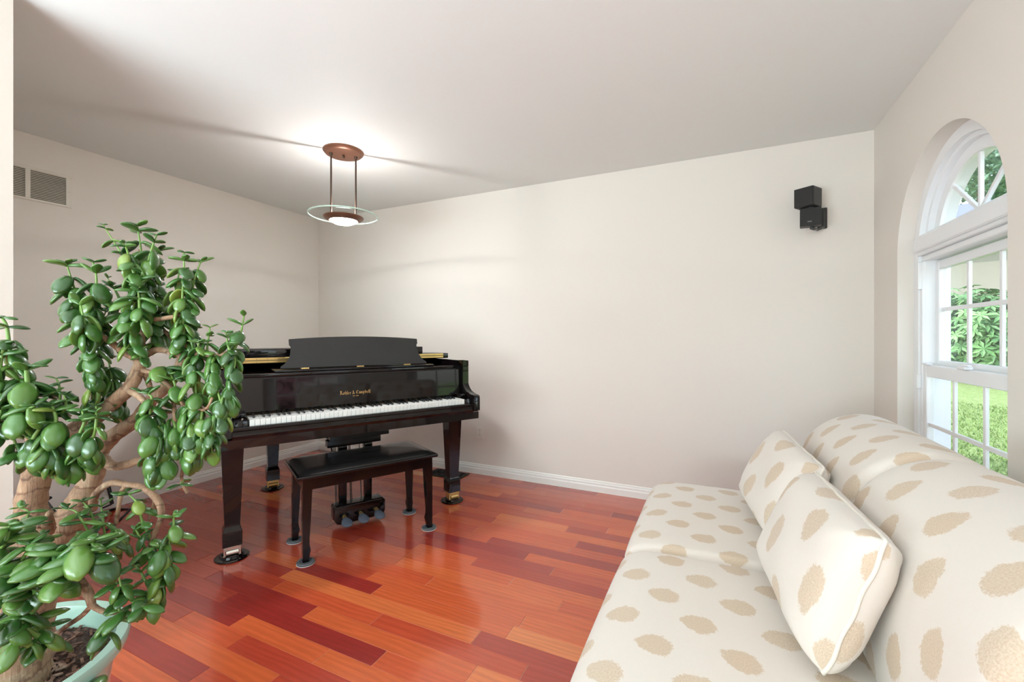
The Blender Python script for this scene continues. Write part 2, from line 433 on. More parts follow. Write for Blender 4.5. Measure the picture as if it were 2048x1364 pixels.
def grass_mesh(n, reg):
    vs = []; fs = []; rg = random.Random(3)
    for k in range(n):
        x, y = reg(rg); z = ground_z(x, y); h = rg.uniform(.015, .045); a = rg.uniform(0, 2*PI); w_ = rg.uniform(.004, .009)
        dx, dy = math.cos(a)*w_, math.sin(a)*w_; lx, ly = rg.uniform(-.03, .03), rg.uniform(-.03, .03)
        b = len(vs); vs += [(x-dx, y-dy, z), (x+dx, y+dy, z), (x+lx, y+ly, z+h)]; fs.append((b, b+1, b+2))
    me = bpy.data.meshes.new('grass'); me.from_pydata(vs, [], fs); return me
def reg(rg):
    d = 2.6+rg.random()**1.5*8; a = math.radians(90-25.1+25.1-rg.uniform(17, 29)); return (d*math.sin(math.radians(rg.uniform(17, 29))), d*math.cos(math.radians(22)))
def reg(rg):
    while True:
        d = 3.2+rg.random()**1.4*4.9; q = math.radians(rg.uniform(14, 31)); x, y = d*math.sin(q), d*math.cos(q)
        if x > 1.2 or y > 3.6: return x, y
gr = obj('lawn_grass', grass_mesh(20000, reg), M['blade']); gr['kind'] = 'stuff'; tag(gr, 'sunlit green grass outside the arched window', 'grass')

# house outside
M['siding'] = plain('grey_stucco', hexc(142, 140, 128), .8, .08)
M['roofs'] = plain('blue_grey_shingles', hexc(120, 128, 150), .8, .25)
hx = Matrix.Translation((5.3, 13.0, 0)) @ Matrix.Rotation(math.radians(-22), 4, 'Z')
ho = thing('house', 'grey stucco house behind the shrubs outside the window', 'house', (5.3, 13.0, 0), math.radians(-22))
obj('house_wall', bx(-6, 6, 0, 5, .2, 3.6), M['siding'], ho)
bm = B(); prism(bm, [(-.5, 3.45), (-.5, 3.6), (2.5, 4.7), (5.5, 3.6), (5.5, 3.45)], 'x', -6.4, 6.4)
obj('roof', bm, M['roofs'], ho)
obj('soffit_trim', bx(-6.4, 6.4, -.56, -.501, 3.4, 3.62), M['trim'], ho)

def foliage(n, rgn, size, seed, whorl=0):
    rg = random.Random(seed); vs = []; fs = []
    def leaf(p, d, u, L, W):
        b = len(vs); s = d.cross(u).normalized()
        m = p+d*L*.5+u*L*.08
        vs.extend([tuple(p), tuple(m-s*W), tuple(p+d*L), tuple(m+s*W)]); fs.append((b, b+1, b+2)); fs.append((b, b+2, b+3))
    for k in range(n):
        p, o = rgn(rg)
        if whorl:
            a0 = rg.random()*2*PI
            up = (o+Vector((0, 0, .6))).normalized(); s1 = up.orthogonal().normalized(); s2 = up.cross(s1)
            for j in range(whorl):
                a = a0+2*PI*j/whorl; d = (s1*math.cos(a)+s2*math.sin(a)-up*.15).normalized()
                leaf(p, d, up, size*rg.uniform(.8, 1.2), size*.17)
        else:
            d = Vector((rg.gauss(0, 1), rg.gauss(0, 1), rg.gauss(0, .7))).normalized(); u = d.orthogonal().normalized()
            leaf(p, d, u, size*rg.uniform(.6, 1.3), size*.28)
    me = bpy.data.meshes.new('foliage'); me.from_pydata(vs, [], fs); return me
def ell(cx, cy, cz, rx, ry, rz, lo=.6):
    def f(rg):
        while True:
            v = Vector((rg.gauss(0, 1), rg.gauss(0, 1), rg.gauss(0, 1))).normalized()
            if v.z < -.75: continue
            r = rg.uniform(lo, 1.0)*(1+.18*math.sin(7*v.x+3*v.z)*math.cos(5*v.y))
            return Vector((cx+v.x*rx*r, cy+v.y*ry*r, cz+v.z*rz*r)), v
    return f
def leafmat(name, c1, c2, rough=.45):
    t = NT(name); nz = t.noise(t.coord(), 3.5, 4, .7); c = t.ramp(nz.outputs[0], [(.3, c1), (.7, c2)])
    return t.set(col=c, rough=rough)
M['rhodo'] = leafmat('rhododendron_leaf', hexc(44, 96, 52), hexc(128, 172, 108))
M['bark'] = plain('tree_bark', hexc(92, 78, 66), .9, .3)
for lab, x, y, s, sd_ in (('bushy broad-leaved shrub nearest the grey wall, seen through the middle panes', 3.8, 9.1, 1.0, 1),
                          ('dark leafy shrub further back at the left edge of the upper sash panes', 3.75, 11.3, 1.0, 2),
                          ('broad-leaved shrub at the right edge of the window view', 5.05, 10.2, 1.05, 3)):
    z = ground_z(x, y)-.02
    sh = thing('shrub', lab, 'shrub', (x, y, z), 0, 'shrubs outside the window')
    f = obj('shrub_foliage', foliage(620, ell(0, 0, .72*s, .72*s, .7*s, .78*s), .15, sd_, 7), M['rhodo'], sh); f['kind'] = 'stuff'
    bm = B()
    for a in range(5): tube(bm, [(0, 0, 0), (.2*math.cos(a*1.3), .2*math.sin(a*1.3), .35*s), (.4*math.cos(a*1.3), .4*math.sin(a*1.3), .8*s)], [.03, .02, .01], 6)
    obj('stem', bm, M['bark'], sh)
M['tree'] = leafmat('tree_leaf', hexc(40, 84, 66), hexc(104, 140, 110))
def tree(name, lab, x, y, H_, R, mat, n, size, seed, grp=None, zc=.6):
    z = ground_z(x, y)-.05; tr = thing(name, lab, 'tree', (x, y, z), 0, grp)
    bm = B(); tube(bm, [(0, 0, 0), (.1, 0, H_*.3), (0, .1, H_*.7), (.05, 0, H_*.95)], [.2, .16, .1, .03], 8)
    rg = random.Random(seed)
    tips = []
    for k in range(22):
        a = rg.uniform(0, 2*PI); h = H_*rg.uniform(.3, .9); L = R*rg.uniform(.6, 1.)*(1.15-h/H_*.7)
        p1 = Vector((math.cos(a)*L, math.sin(a)*L, h+L*rg.uniform(-.05, .3))); tube(bm, [(0, 0, h-.2), tuple(p1*.5+Vector((0, 0, h*.5-.05))), tuple(p1)], [.05, .03, .012], 6); tips.append((Vector((0, 0, h)), p1))
    obj('trunk', bm, M['bark'], tr)
    def rgn(rg):
        a, b = rg.choice(tips); t_ = rg.uniform(.25, 1.05); p = a.lerp(b, t_)+Vector((rg.gauss(0, R*.1), rg.gauss(0, R*.1), rg.gauss(-.05, R*.045))); return p, Vector((0, 0, 1))
    f = obj('foliage', foliage(n, rgn, size, seed+9), mat, tr); f['kind'] = 'stuff'
tree('tree', 'tall feathery evergreen tree seen through the arched fan panes', 11.3, 28, 17.5, 7, M['tree'], 26000, .26, 5)
M['blossom'] = leafmat('pink_blossom', hexc(206, 140, 156), hexc(244, 214, 220), .8)
tree('blossom_tree', 'low pink blossoming tree outside the second window, mirrored in the piano', 4.6, -.9, 2.3, 1.5, M['blossom'], 9000, .07, 25)
M['paver'] = plain('pink_gravel', hexc(196, 150, 148), .9, .35)
struct('trim_path', bx(2.0, 9, -5, 2.2, -.43, -.405), M['paver'])

# ------------------------------------------------------------------ wall fittings
# return-air vent on the left wall
v = thing('wall_vent', 'white louvred return air vent high on the left wall', 'vent', (XL, 1.147, 2.135))
y0, y1, hz = -.203, .203, .103
bm = B(); fz = .088
box(bm, 0, .008, y0, y1, fz, hz, .002); box(bm, 0, .008, y0, y1, -hz, -fz, .002)
box(bm, 0, .008, y0, y0+.03, -fz, fz); box(bm, 0, .008, y1-.03, y1, -fz, fz); box(bm, 0, .008, -.011, .011, -fz, fz)
obj('frame', bm, M['vent'], v)
obj('duct', bx(.0005, .0015, y0+.02, y1-.02, -fz-.003, fz+.003), M['ventdark'], v)
for a, b in ((y0+.03, -.011), (.011, y1-.03)):
    bm = B()
    for k in range(17):
        z = -fz+.006+k*(2*fz)/17
        prism(bm, [(.0015, z+.0035), (.006, z-.0018), (.0068, z-.001), (.0023, z+.0045)], 'y', a, b)
    # prism('y') gives (x, z) polygons
    s_ = obj('louvres', bm, M['vent'], v); s_['kind'] = 'stuff'
bm = B()
for yy in (y0+.015, y1-.015): lathe(bm, [(0, .0), (.004, 0), (.003, .002), (0, .0025)], 10)
bm.free()
for yy in (y0+.015, y1-.015):
    obj('screw', lathe(B(), [(0, 0), (.0045, 0), (.0035, .002), (0, .0025)], 12), M['vent'], v)
for o in [o for o in v.children if o.name.startswith('screw')]:
    o.rotation_euler = (0, PI/2, 0)
sc_ = [o for o in v.children if o.name.startswith('screw')]
sc_[0].location = (.008, y0+.015, 0); sc_[1].location = (.008, y1-.015, 0)
# outlet on the back wall
o_ = thing('wall_outlet', 'off-white duplex electrical outlet on the back wall right of the piano', 'outlet', (-1.854, YB, .363))
obj('cover_plate', bx(-.036, .036, -.006, 0, -.0575, .0575, .002, seg=2), M['plate'], o_)
for z in (-.02, .02):
    bm = B(); prism(bm, [(.015*math.cos(a)*1.1, z+.0145*max(-.8, min(.8, math.sin(a)))/.8) for a in [2*PI*k/20 for k in range(20)]], 'y', -.0078, -.0055)
    s_ = obj('socket', bm, M['plate'], o_)
    for a, w_ in ((-.006, .0011), (.006, .0011)): obj('slot', bx(a-w_, a+w_, -.0083, -.0077, z-.002, z+.006), M['slot'], s_)
    obj('slot', bx(-.002, .002, -.0083, -.0077, z-.0085, z-.005), M['slot'], s_)
obj('screw', bx(-.0022, .0022, -.0075, -.0058, -.0022, .0022, .0006), M['chrome'], o_)
# floor register
fr_ = thing('floor_register', 'dark scrollwork metal floor register behind the right piano leg', 'vent', (-2.10, 3.165, 0))
bm = B(); W2, D2 = .17, .09
box(bm, -W2, W2, -D2, -D2+.017, 0, .006, .002); box(bm, -W2, W2, D2-.017, D2, 0, .006, .002)
box(bm, -W2, -W2+.02, -D2+.017, D2-.017, 0, .006); box(bm, W2-.02, W2, -D2+.017, D2-.017, 0, .006)
obj('frame', bm, M['iron'], fr_)
obj('damper', bx(-W2+.015, W2-.015, -D2+.015, D2-.015, .0002, .0012), M['slot'], fr_)
bm = B()
for i in range(5):
    for j in range(2):
        cx, cy = -.12+i*.06, -.035+j*.07
        tube(bm, [(cx+.024*math.cos(a)*(.35+.65*a/(2.6*PI)), cy+.028*math.sin(a)*(.35+.65*a/(2.6*PI)), .0035) for a in [k*PI/6 for k in range(16)]], .003, 5)
    tube(bm, [(-.15+i*.06, -.072, .0035), (-.12+i*.06, 0, .0035), (-.15+i*.06, .072, .0035)], .003, 5)
tube(bm, [(-.15, 0, .0035), (.15, 0, .0035)], .003, 5)
obj('scrollwork', bm, M['iron'], fr_)

# wall speaker: two stacked cubes on a bracket
sp = thing('wall_speaker', 'black twin-cube loudspeaker bracketed on the back wall by the window', 'speaker', (.60, YB, 1.97))
def cube(parent, name, loc, rz, wd, hh, dp, lab=None):
    e_ = obj(name, bx(-wd/2, wd/2, -dp*.5, dp*.5, -hh/2, hh/2, .007, seg=3), M['spk'], parent)
    e_.location = loc; e_.rotation_euler = (0, 0, rz)
    obj('grille', bx(-wd/2+.002, wd/2-.002, -dp*.5-.006, -dp*.5+.004, -hh/2+.002, hh/2-.002, .003, seg=2), M['spk2'], e_)
    obj('back_shell', bx(-wd*.36, wd*.36, dp*.5-.01, dp*.5+.022, -hh*.36, hh*.36, .005), M['spk3'], e_)
    return e_
c1_ = cube(sp, 'upper_cube', (-.088, -.150, .062), math.radians(-34), .108, .116, .105)
c2_ = cube(sp, 'lower_cube', (-.075, -.145, -.056), math.radians(-8), .108, .108, .07)
for z in (.042, -.042):
    obj('rail', bx(.049, .0535, -.035, .042, z-.006, z+.006, .001), M['spk3'], c1_)
obj('bracket', tube(B(), [(.012, -.012, .02), (.012, -.02, -.03), (.008, -.03, -.095), (-.03, -.08, -.118), (-.07, -.14, -.118)], [.011, .011, .011, .009, .009], 8), M['spk3'], sp, 40)
obj('wall_plate', bx(-.015, .035, -.014, 0, -.10, .03, .003), M['spk'], sp)
obj('pivot', tube(B(), [(-.075, -.15, -.002), (-.075, -.15, .01)], .02, 14), M['spk3'], sp)
obj('wire', tube(B(), [(-.09, -.14, -.118), (-.098, -.145, -.135), (-.085, -.15, -.146), (-.06, -.14, -.138), (-.035, -.11, -.122)], .0012, 5), M['felt'], sp)
def text(body, size, m, parent, loc, rot, name='lettering'):
    cu = bpy.data.curves.new(name, 'FONT'); cu.body = body; cu.size = size; cu.align_x = 'CENTER'; cu.extrude = .0003
    tmp = bpy.data.objects.new(name, cu); COL.objects.link(tmp); dg = bpy.context.evaluated_depsgraph_get()
    me = bpy.data.meshes.new_from_object(tmp.evaluated_get(dg), depsgraph=dg); bpy.data.objects.remove(tmp)
    me.materials.clear(); o = obj(name, me, m, parent); o.location = loc; o.rotation_euler = rot; return o
text('BOSE', .009, M['logo'], c2_, (-.005, -.0415, -.033), (PI/2, 0, 0))

# ------------------------------------------------------------------ pendant lamp
lamp = thing('pendant_lamp', 'bronze pendant lamp with clear glass disc on two rods', 'lamp', (-2.267, 2.164, ZC), math.radians(51))
obj('canopy', lathe(B(), [(0, -.024), (.105, -.024), (.118, -.020), (.13, -.006), (.13, 0), (0, 0)], 48), M['bronze'], lamp, 40)
for s in (-1, 1):
    obj('rod', tube(B(), [(s*.078, 0, -.02), (s*.078, 0, -.425)], .0058, 12), M['bronze2'], lamp, 40)
    obj('ferrule', lathe(B(), [(.012, -.024), (.012, -.032), (.006, -.040), (.0, -.04)], 16, (s*.078, 0, 0)), M['bronze2'], lamp, 40)
obj('finial', lathe(B(), [(.0, -.046), (.006, -.044), (.009, -.036), (.007, -.024), (0, -.024)], 16), M['bronze2'], lamp, 40)
obj('glass_disc', lathe(B(), [(.085, -.449), (.14, -.447), (.19, -.441), (.219, -.434), (.221, -.431), (.219, -.429), (.19, -.436), (.14, -.442), (.085, -.444), (.085, -.449)], 64), M['lampglass'], lamp, 0)
obj('glass_edge', lathe(B(), [(.2185, -.4355), (.2205, -.4315), (.2185, -.428), (.2225, -.4275), (.2245, -.4315), (.2225, -.4362), (.2185, -.4355)], 64), M['rim'], lamp, 0)
obj('bronze_ring', lathe(B(), [(.086, -.466), (.092, -.470), (.110, -.463), (.124, -.454), (.130, -.446), (.128, -.442), (.086, -.450), (.086, -.466)], 48), M['bronze'], lamp, 40)
obj('diffuser', lathe(B(), [(.0, -.494), (.03, -.4925), (.058, -.486), (.076, -.477), (.0855, -.466), (.0855, -.450), (.0, -.450)], 40), M['diff'], lamp, 30)
obj('socket_cup', lathe(B(), [(.0915, -.4485), (.0915, -.440), (.06, -.436), (0, -.436)], 32), M['bronze'], lamp, 40)
pl = bpy.data.lights.new('pendant_bulb', 'POINT'); pl.energy = 7.0; pl.shadow_soft_size = .007; pl.color = (.96, .96, .96)
po = bpy.data.objects.new('pendant_bulb', pl); COL.objects.link(po); po.location = (-2.267, 2.164, ZC-.40)

# ------------------------------------------------------------------ piano (local x along the keys, local y away from the player)
TH = math.atan2(.8764, .4815)
pn = thing('grand_piano', 'glossy black baby grand piano with open keyboard in the far left corner', 'piano', (-2.12, 1.414, 0), TH)
# outer rim outline (p, q)
def bez(a, b, c, d, n=14):
    return [tuple((1-t)**3*a[i]+3*(1-t)**2*t*b[i]+3*(1-t)*t*t*c[i]+t**3*d[i] for i in (0, 1)) for t in [k/n for k in range(n)]]
PLft, PRgt = -.12, 1.34
def rimline(o=0.0, q0=.12):
    """outline from front right, around the bent side and tail, to front left; o = inward offset"""
    L, R = PLft+o, PRgt-o
    pts = [(R, q0)]+bez((R, .55), (R, .82-o), (1.02-o, .98-o), (.88-o, 1.12-o))+bez((.88-o, 1.12-o), (.74-o, 1.26-o), (.72-o, 1.50-o), (.40-o*.3, 1.50-o))
    pts += bez((.40-o*.3, 1.50-o), (.1, 1.50-o), (L, 1.46-o), (L, 1.20-o))+[(L, 1.2-o), (L, q0)]
    return pts
out_ = rimline(0); inn = rimline(.045)
bm = B(); n = len(out_)
z0, z1 = .70, 1.024
rings = [[bm.verts.new((x, y, z)) for x, y in pts] for pts, z in ((out_, z0), (out_, z1-.003), ([(x*.998+inn[k][0]*.002, y*.998+inn[k][1]*.002) for k, (x, y) in enumerate(out_)], z1), (inn, z1), (inn, z0))]
for a, b in zip(rings, rings[1:]+rings[:1]):
    for k in range(n-1): bm.faces.new((a[k], a[k+1], b[k+1], b[k]))
for k in (0, n-1): bm.faces.new([r[k] for r in rings])
obj('rim', bm, M['black'], pn, 30)
obj('soundboard', prism(B(), rimline(.04, .3)[::1], 'z', .74, .76), M['spruce'], pn)
# arms (cheeks)
prof = [(.135, .685), (-.015, .685), (-.035, .695), (-.035, .781), (-.031, .790), (-.022, .796), (.015, .800), (.050, .805), (.076, .814), (.100, .832), (.116, .852), (.127, .878), (.131, .905), (.128, .935), (.121, .965), (.119, 1.0), (.119, 1.024), (.20, 1.024), (.20, .685)]
prof = prof[1:]
for nm, a, b in (('arm', PLft, PLft+.045), ('arm', PRgt-.045, PRgt)):
    obj(nm, prism(B(), prof, 'x', a, b, .0025), M['black'], pn, 30)
# keybed with moulding, key slip, blocks
bm = B()
prism(bm, [(-.018, .637), (-.018, .683), (.62, .683), (.62, .637)], 'x', PLft, PRgt, .002)
obj('keybed', bm, M['black'], pn, 30)
bm = B(); prism(bm, [(-.005, .684), (-.024, .684), (-.028, .700), (-.022, .708), (-.022, .722), (-.030, .728), (-.030, .738), (-.024, .743), (-.005, .743)], 'x', PLft+.046, PRgt-.046)
obj('key_slip', bm, M['black'], pn, 30)
for a, b in ((PLft+.046, -.004), (1.244, PRgt-.046)):
    bm = B(); box(bm, a, b, -.003, .15, .684, .772, .004, seg=2); box(bm, a+.004, b-.004, .07, .148, .772, .800, .006, seg=2)
    obj('key_block', bm, M['black'], pn, 30)
lk = obj('lid_knob', lathe(B(), [(0, .008), (.006, .007), (.006, 0), (0, 0)], 12), M['chrome'], pn); lk.location = (-.03, .03, .772)
# keys
pitch = 1.24/52; KZ = .772
wme = obj_mesh(bx(.0007, pitch-.0007, 0, .152, KZ-.032, KZ, .0012)); wme.materials.append(M['wkey'])
bkp = [(-.0052, 0, KZ+.001), (.0052, 0, KZ+.001), (.0045, .006, KZ+.0115), (-.0045, .006, KZ+.0115)]
bm = B(); a = [bm.verts.new(v_) for v_ in ((-.0055, 0, KZ-.004), (.0055, 0, KZ-.004), (.0046, .007, KZ+.0115), (-.0046, .007, KZ+.0115))]
b = [bm.verts.new(v_) for v_ in ((-.0055, .098, KZ-.004), (.0055, .098, KZ-.004), (.0046, .098, KZ+.0115), (-.0046, .098, KZ+.0115))]
bm.faces.new(a); bm.faces.new(b[::-1])
for k in range(4): bm.faces.new((a[k], b[k], b[(k+1) % 4], a[(k+1) % 4]))
bmesh.ops.bevel(bm, geom=list(bm.edges), offset=.0009, segments=1, affect='EDGES')
bme = obj_mesh(bm); bme.materials.append(M['bkey'])
names = 'ABCDEFG'
for k in range(52):
    o = bpy.data.objects.new('white_key', wme); COL.objects.link(o); o.parent = pn; o.location = (k*pitch, 0, 0)
    nt_ = names[k % 7]
    if nt_ in 'ACDFG' and k < 51:
        sh = {'A': .0015, 'C': -.0015, 'D': .0015, 'F': -.002, 'G': 0}[nt_]
        o = bpy.data.objects.new('black_key', bme); COL.objects.link(o); o.parent = pn; o.location = ((k+1)*pitch+sh, .052, 0)
# fallboard, leaning back slightly
bm = B(); prism(bm, [(.150, .784), (.146, .790), (.1535, .962), (.160, .970), (.185, .970), (.185, .784)], 'x', PLft+.047, PRgt-.047)
fb = obj('fallboard', bm, M['black'], pn, 20)
fbq = lambda z: .146+(z-.79)/.172*.0075
# front rail under the desk and inner top panel
obj('front_rail', bx(PLft+.046, PRgt-.046, .166, .205, .971, .990, .003, seg=2), M['black'], pn, 30)
obj('top_panel', bx(PLft+.046, PRgt-.046, .206, .50, .955, .983), M['black'], pn)
obj('desk_shelf', bx(.135, 1.105, .185, .42, .991, 1.003, .003, seg=2), M['black'], pn, 30)
for x in (.30, .62, .93):
    obj('desk_hinge', bx(x-.022, x+.022, .225, .240, 1.003, 1.009, .001), M['brass'], pn)
# music desk
hw = [(.452, 0), (.449, .012), (.432, .024), (.413, .045), (.402, .068), (.396, .09), (.394, .112), (.392, .130), (.400, .142), (.401, .174)]
top = [(.401-.401*2*k/16, .174+.017*(1-(1-2*k/16)**2)) for k in range(1, 16)]
outl = [(x, z) for x, z in hw]+top+[(-x, z) for x, z in hw[::-1]]
me = plate([outl], .014, Matrix.Translation((.625, .25, 1.008)) @ Matrix.Rotation(math.radians(74), 4, 'X'))
md = obj('music_desk', me, M['satin'], pn, 30); md['label'] = 'satin black music desk with shaped ends'
# lid: slab from the fold line back, brass hinge leaves on its front edge, folded front flap on top
def lidline(o=0., q0=.45):
    L, R = PLft-.012+o, PRgt+.012-o
    pts = [(R, q0)]+bez((R, .56), (R, .84), (1.03, .99), (.89, 1.135))+bez((.89, 1.135), (.75, 1.27), (.73, 1.515), (.40, 1.515))+bez((.40, 1.515), (.1, 1.515), (L, 1.47), (L, 1.2))+[(L, 1.2), (L, q0)]
    return pts
obj('lid', prism(B(), lidline(), 'z', 1.029, 1.066, .0025), M['black'], pn, 30)
for z in (1.0335, 1.0505):
    h = obj('hinge_leaf', bx(PLft+.0, PRgt-.03, .4465, .4499, z, z+.0145, .0008), M['brass'], pn)
    bm = B()
    for k in range(24):
        x = PLft+.02+k*.058
        tube(bm, [(x, .4458, z+.007), (x, .4469, z+.007)], .0019, 6)
    s_ = obj('screws', bm, M['dark'], h); s_['kind'] = 'stuff'
obj('hinge_pin', tube(B(), [(PLft, .4465, 1.0493), (PRgt-.03, .4465, 1.0493)], .0016, 6), M['dark'], pn)
obj('lid_flap', bx(-.03, 1.165, .50, .80, 1.067, 1.118, .004, seg=2), M['black'], pn, 30)
# underside: beams and trap block
obj('belly', prism(B(), rimline(.03, .62), 'z', .70, .72), M['black'], pn)
obj('beam', bx(.02, 1.2, .62, .70, .655, .70), M['black'], pn)
obj('trap_block', bx(.45, .824, .28, .42, .545, .637, .003), M['black'], pn)
# lyre
ly = obj('lyre', bx(.44, .775, .30, .36, .50, .5445, .003), M['black'], pn, 30)
for a in (.512, .672):
    bm = B(); prism(bm, [(a, .50), (a+.052, .50), (a+.048, .14), (a+.004, .14)], 'y', .315, .352, .002); obj('lyre_post', bm, M['black'], ly, 30)
for x in (.50, .508, .592, .600, .66):
    obj('pedal_rod', tube(B(), [(x-.01, .36, .53), (x, .345, .14)], .0028, 6), M['dark'], ly)
bm = B(); pr = [(.480, .142), (.770, .142), (.785, .128), (.785, .06), (.772, .036), (.76, .03), (.50, .03), (.482, .036), (.470, .06), (.470, .128)]
pb = obj('pedal_box', prism(bm, [(a, b) for a, b in pr], 'y', .245, .345, .004), M['black'], ly, 30)
for x in (.525, .625, .725):
    bm = B(); tube(bm, [(x, .25, .078), (x, .222, .074)], [.012, .013], 10); obj('pedal', bm, M['brass'], ly)
    bm = B(); uv = bmesh.ops.create_uvsphere(bm, u_segments=16, v_segments=10, radius=1)['verts']
    for q_ in uv:
        yy = q_.co.y; q_.co = Vector((x+q_.co.x*(.031-.011*yy), .190+yy*.046, .062+q_.co.z*.017+yy*.010))
    obj('pedal_sock', bm, M['sock'], ly, 0)['label'] = 'grey cloth pedal cover'
tube_b = [tube(B(), [(.54, .36, .12), (.5, .60, .63)], .006, 8), tube(B(), [(.70, .36, .12), (.74, .60, .63)], .006, 8)]
for b_ in tube_b: obj('lyre_brace', b_, M['dark'], ly)
# legs
def taper(bm, secs, cx, cy):
    rs = [[bm.verts.new((cx+a*w_, cy+b*d_, z)) for a, b in ((-1, -1), (1, -1), (1, 1), (-1, 1))] for w_, d_, z in secs]
    for a, b in zip(rs, rs[1:]):
        for k in range(4): bm.faces.new((a[k], a[(k+1) % 4], b[(k+1) % 4], b[k]))
    bm.faces.new(rs[0]); bm.faces.new(rs[-1][::-1]); bmesh.ops.bevel(bm, geom=list(bm.edges), offset=.002, segments=1, affect='EDGES'); return bm
for cx, cy, met, zt in ((-.06, .25, 'chrome', .637), (1.29, .27, 'brass', .637), (.27, 1.33, 'brass', .70)):
    lg = obj('leg', taper(B(), [(.045, .045, .072), (.045, .045, .15), (.035, .035, .178), (.036, .036, .20), (.051, .051, .585), (.052, .052, .60)], cx, cy), M['black'], pn, 30)
    obj('leg_collar', bx(cx-.058, cx+.058, cy-.058, cy+.058, .598, zt, .003), M['black'], lg)
    bm = B(); box(bm, cx-.040, cx+.040, cy-.030, cy+.030, .060, .0725, .002)
    for s in (-1, 1): prism(bm, [(cy-.028, .061), (cy+.028, .061), (cy+.016, .022), (cy-.016, .022)], 'x', cx+s*.036-.003, cx+s*.036+.003)
    box(bm, cx-.040, cx+.040, cy-.034, cy-.030, .052, .0725, .001)
    for s in (-1, 1): box(bm, cx+s*.035-.005, cx+s*.035+.005, cy-.036, cy-.030, .018, .0725, .001)
    obj('caster_bracket', bm, M[met], lg)
    obj('caster_wheel', tube(B(), [(cx-.028, cy-.022, .036), (cx+.028, cy-.022, .036)], .0205, 18), M[met], lg, 40)
    obj('caster_cup', lathe(B(), [(0, 0), (.08, 0), (.082, .004), (.078, .008), (.060, .010), (.054, .020), (.047, .021), (.042, .0125), (0, .0125)], 40, (cx, cy, 0)), M['black'], lg, 30)
# small screw mark on the left cheek, gold lettering on the fallboard
NIB = Vector((math.cos(math.radians(38)), math.sin(math.radians(38))))
GL = {  # blackletter strokes, unit x-height 1, flat-nib pen; returns strokes and advance
 'K': ([[(.1, 1.65), (.35, 1.5), (.35, .15), (.1, 0)], [(.1, 1.65), (.7, 1.75)], [(.35, .85), (.75, 1.55), (1.15, 1.6)], [(.35, .85), (.7, .95), (1.0, .25), (1.3, .05)], [(0, .1), (.5, 0)], [(.6, 1.6), (.6, 1.0)]], 1.5),
 'o': ([[(.35, 1), (.1, .75), (.1, .25), (.4, 0)], [(.35, 1), (.65, .8), (.65, .25), (.4, 0)]], .92),
 'h': ([[(.2, 1.65), (.2, .1), (.35, 0)], [(.2, .8), (.5, 1), (.7, .8), (.7, .2), (.55, -.3)]], .97),
 'l': ([[(.2, 1.65), (.2, .15), (.4, 0)]], .52),
 'e': ([[(.4, 1), (.12, .75), (.12, .25), (.42, 0), (.65, .15)], [(.4, 1), (.62, .75), (.15, .45)]], .82),
 'r': ([[(.2, 1), (.2, .1), (.35, 0)], [(.25, .8), (.5, 1), (.65, .85)]], .75),
 '&': ([[(1.0, .2), (.35, 1.3), (.5, 1.6), (.75, 1.3), (.15, .5), (.2, .1), (.6, 0), (1.0, .7)], [(.9, .1), (1.15, 0)]], 1.4),
 'C': ([[(1.0, 1.4), (.7, 1.65), (.25, 1.3), (.15, .6), (.5, 0), (1.05, .25)], [(.55, 1.5), (.5, .3)], [(.75, 1.6), (1.1, 1.55)]], 1.3),
 'a': ([[(.15, .95), (.5, 1), (.62, .8), (.62, .1), (.78, 0)], [(.62, .6), (.15, .4), (.2, .05), (.6, .2)]], .92),
 'm': ([[(.15, 1), (.15, .1), (.28, 0)], [(.2, .8), (.45, 1), (.55, .8), (.55, .1), (.65, 0)], [(.6, .8), (.85, 1), (.95, .8), (.95, .1), (1.1, 0)]], 1.28),
 'p': ([[(.2, 1.05), (.2, -.55)], [(.2, .85), (.5, 1), (.72, .75), (.72, .25), (.45, 0), (.2, .15)]], 1.0),
 'b': ([[(.2, 1.65), (.2, .15), (.45, 0), (.7, .25), (.7, .75), (.45, 1), (.2, .8)]], .97)}
def blackletter(s, h, x0, zb, qf):
    bm = B(); nib = NIB*.11; adv = 0; tot = sum(GL[c][1] if c != ' ' else .45 for c in s)
    k_ = 0
    for c in s:
        if c == ' ': adv += .45; continue
        for st in GL[c][0]:
            for a, b in zip(st, st[1:]):
                k_ += 1
                q4 = [(a[0]-nib.x, a[1]-nib.y), (a[0]+nib.x, a[1]+nib.y), (b[0]+nib.x, b[1]+nib.y), (b[0]-nib.x, b[1]-nib.y)]
                vs = []
                for u, v_ in q4:
                    z = zb+v_*h; vs.append(bm.verts.new((x0+(adv+u)*h, qf(z)-.0004-.00001*(k_ % 9), z)))
                try: bm.faces.new(vs)
                except ValueError: pass
        adv += GL[c][1]
    return bm, adv*h
_, wid = blackletter('Kohler & Campbell', 1, 0, 0, fbq); _.free()
hgt = .182/wid
bm, _w = blackletter('Kohler & Campbell', hgt, .475, .846, fbq)
lo_ = obj('lettering', bm, M['gold'], fb); lo_['label'] = 'gold blackletter maker name'
tt_ = text('EST. 1896', .0085, M['gold'], fb, (.567, fbq(.833)-.0006, .831), (math.radians(87.5), 0, 0), 'small_lettering')
obj('peg', tube(B(), [(-.035, fbq(.93)-.001, .945), (-.035, fbq(.93)+.01, .945)], .004, 10), M['chrome'], pn)

# ------------------------------------------------------------------ bench
be = thing('piano_bench', 'black wooden piano bench with padded leather top in front of the keyboard', 'bench', (-2.12, 1.414, 0), TH)
x0, x1, y0, y1, bz = .198, .985, -.122, .283, .487
bm = B(); box(bm, x0, x1, y0, y1, bz-.033, bz-.013, .006, seg=3); obj('bench_top', bm, M['blackb'], be, 30)
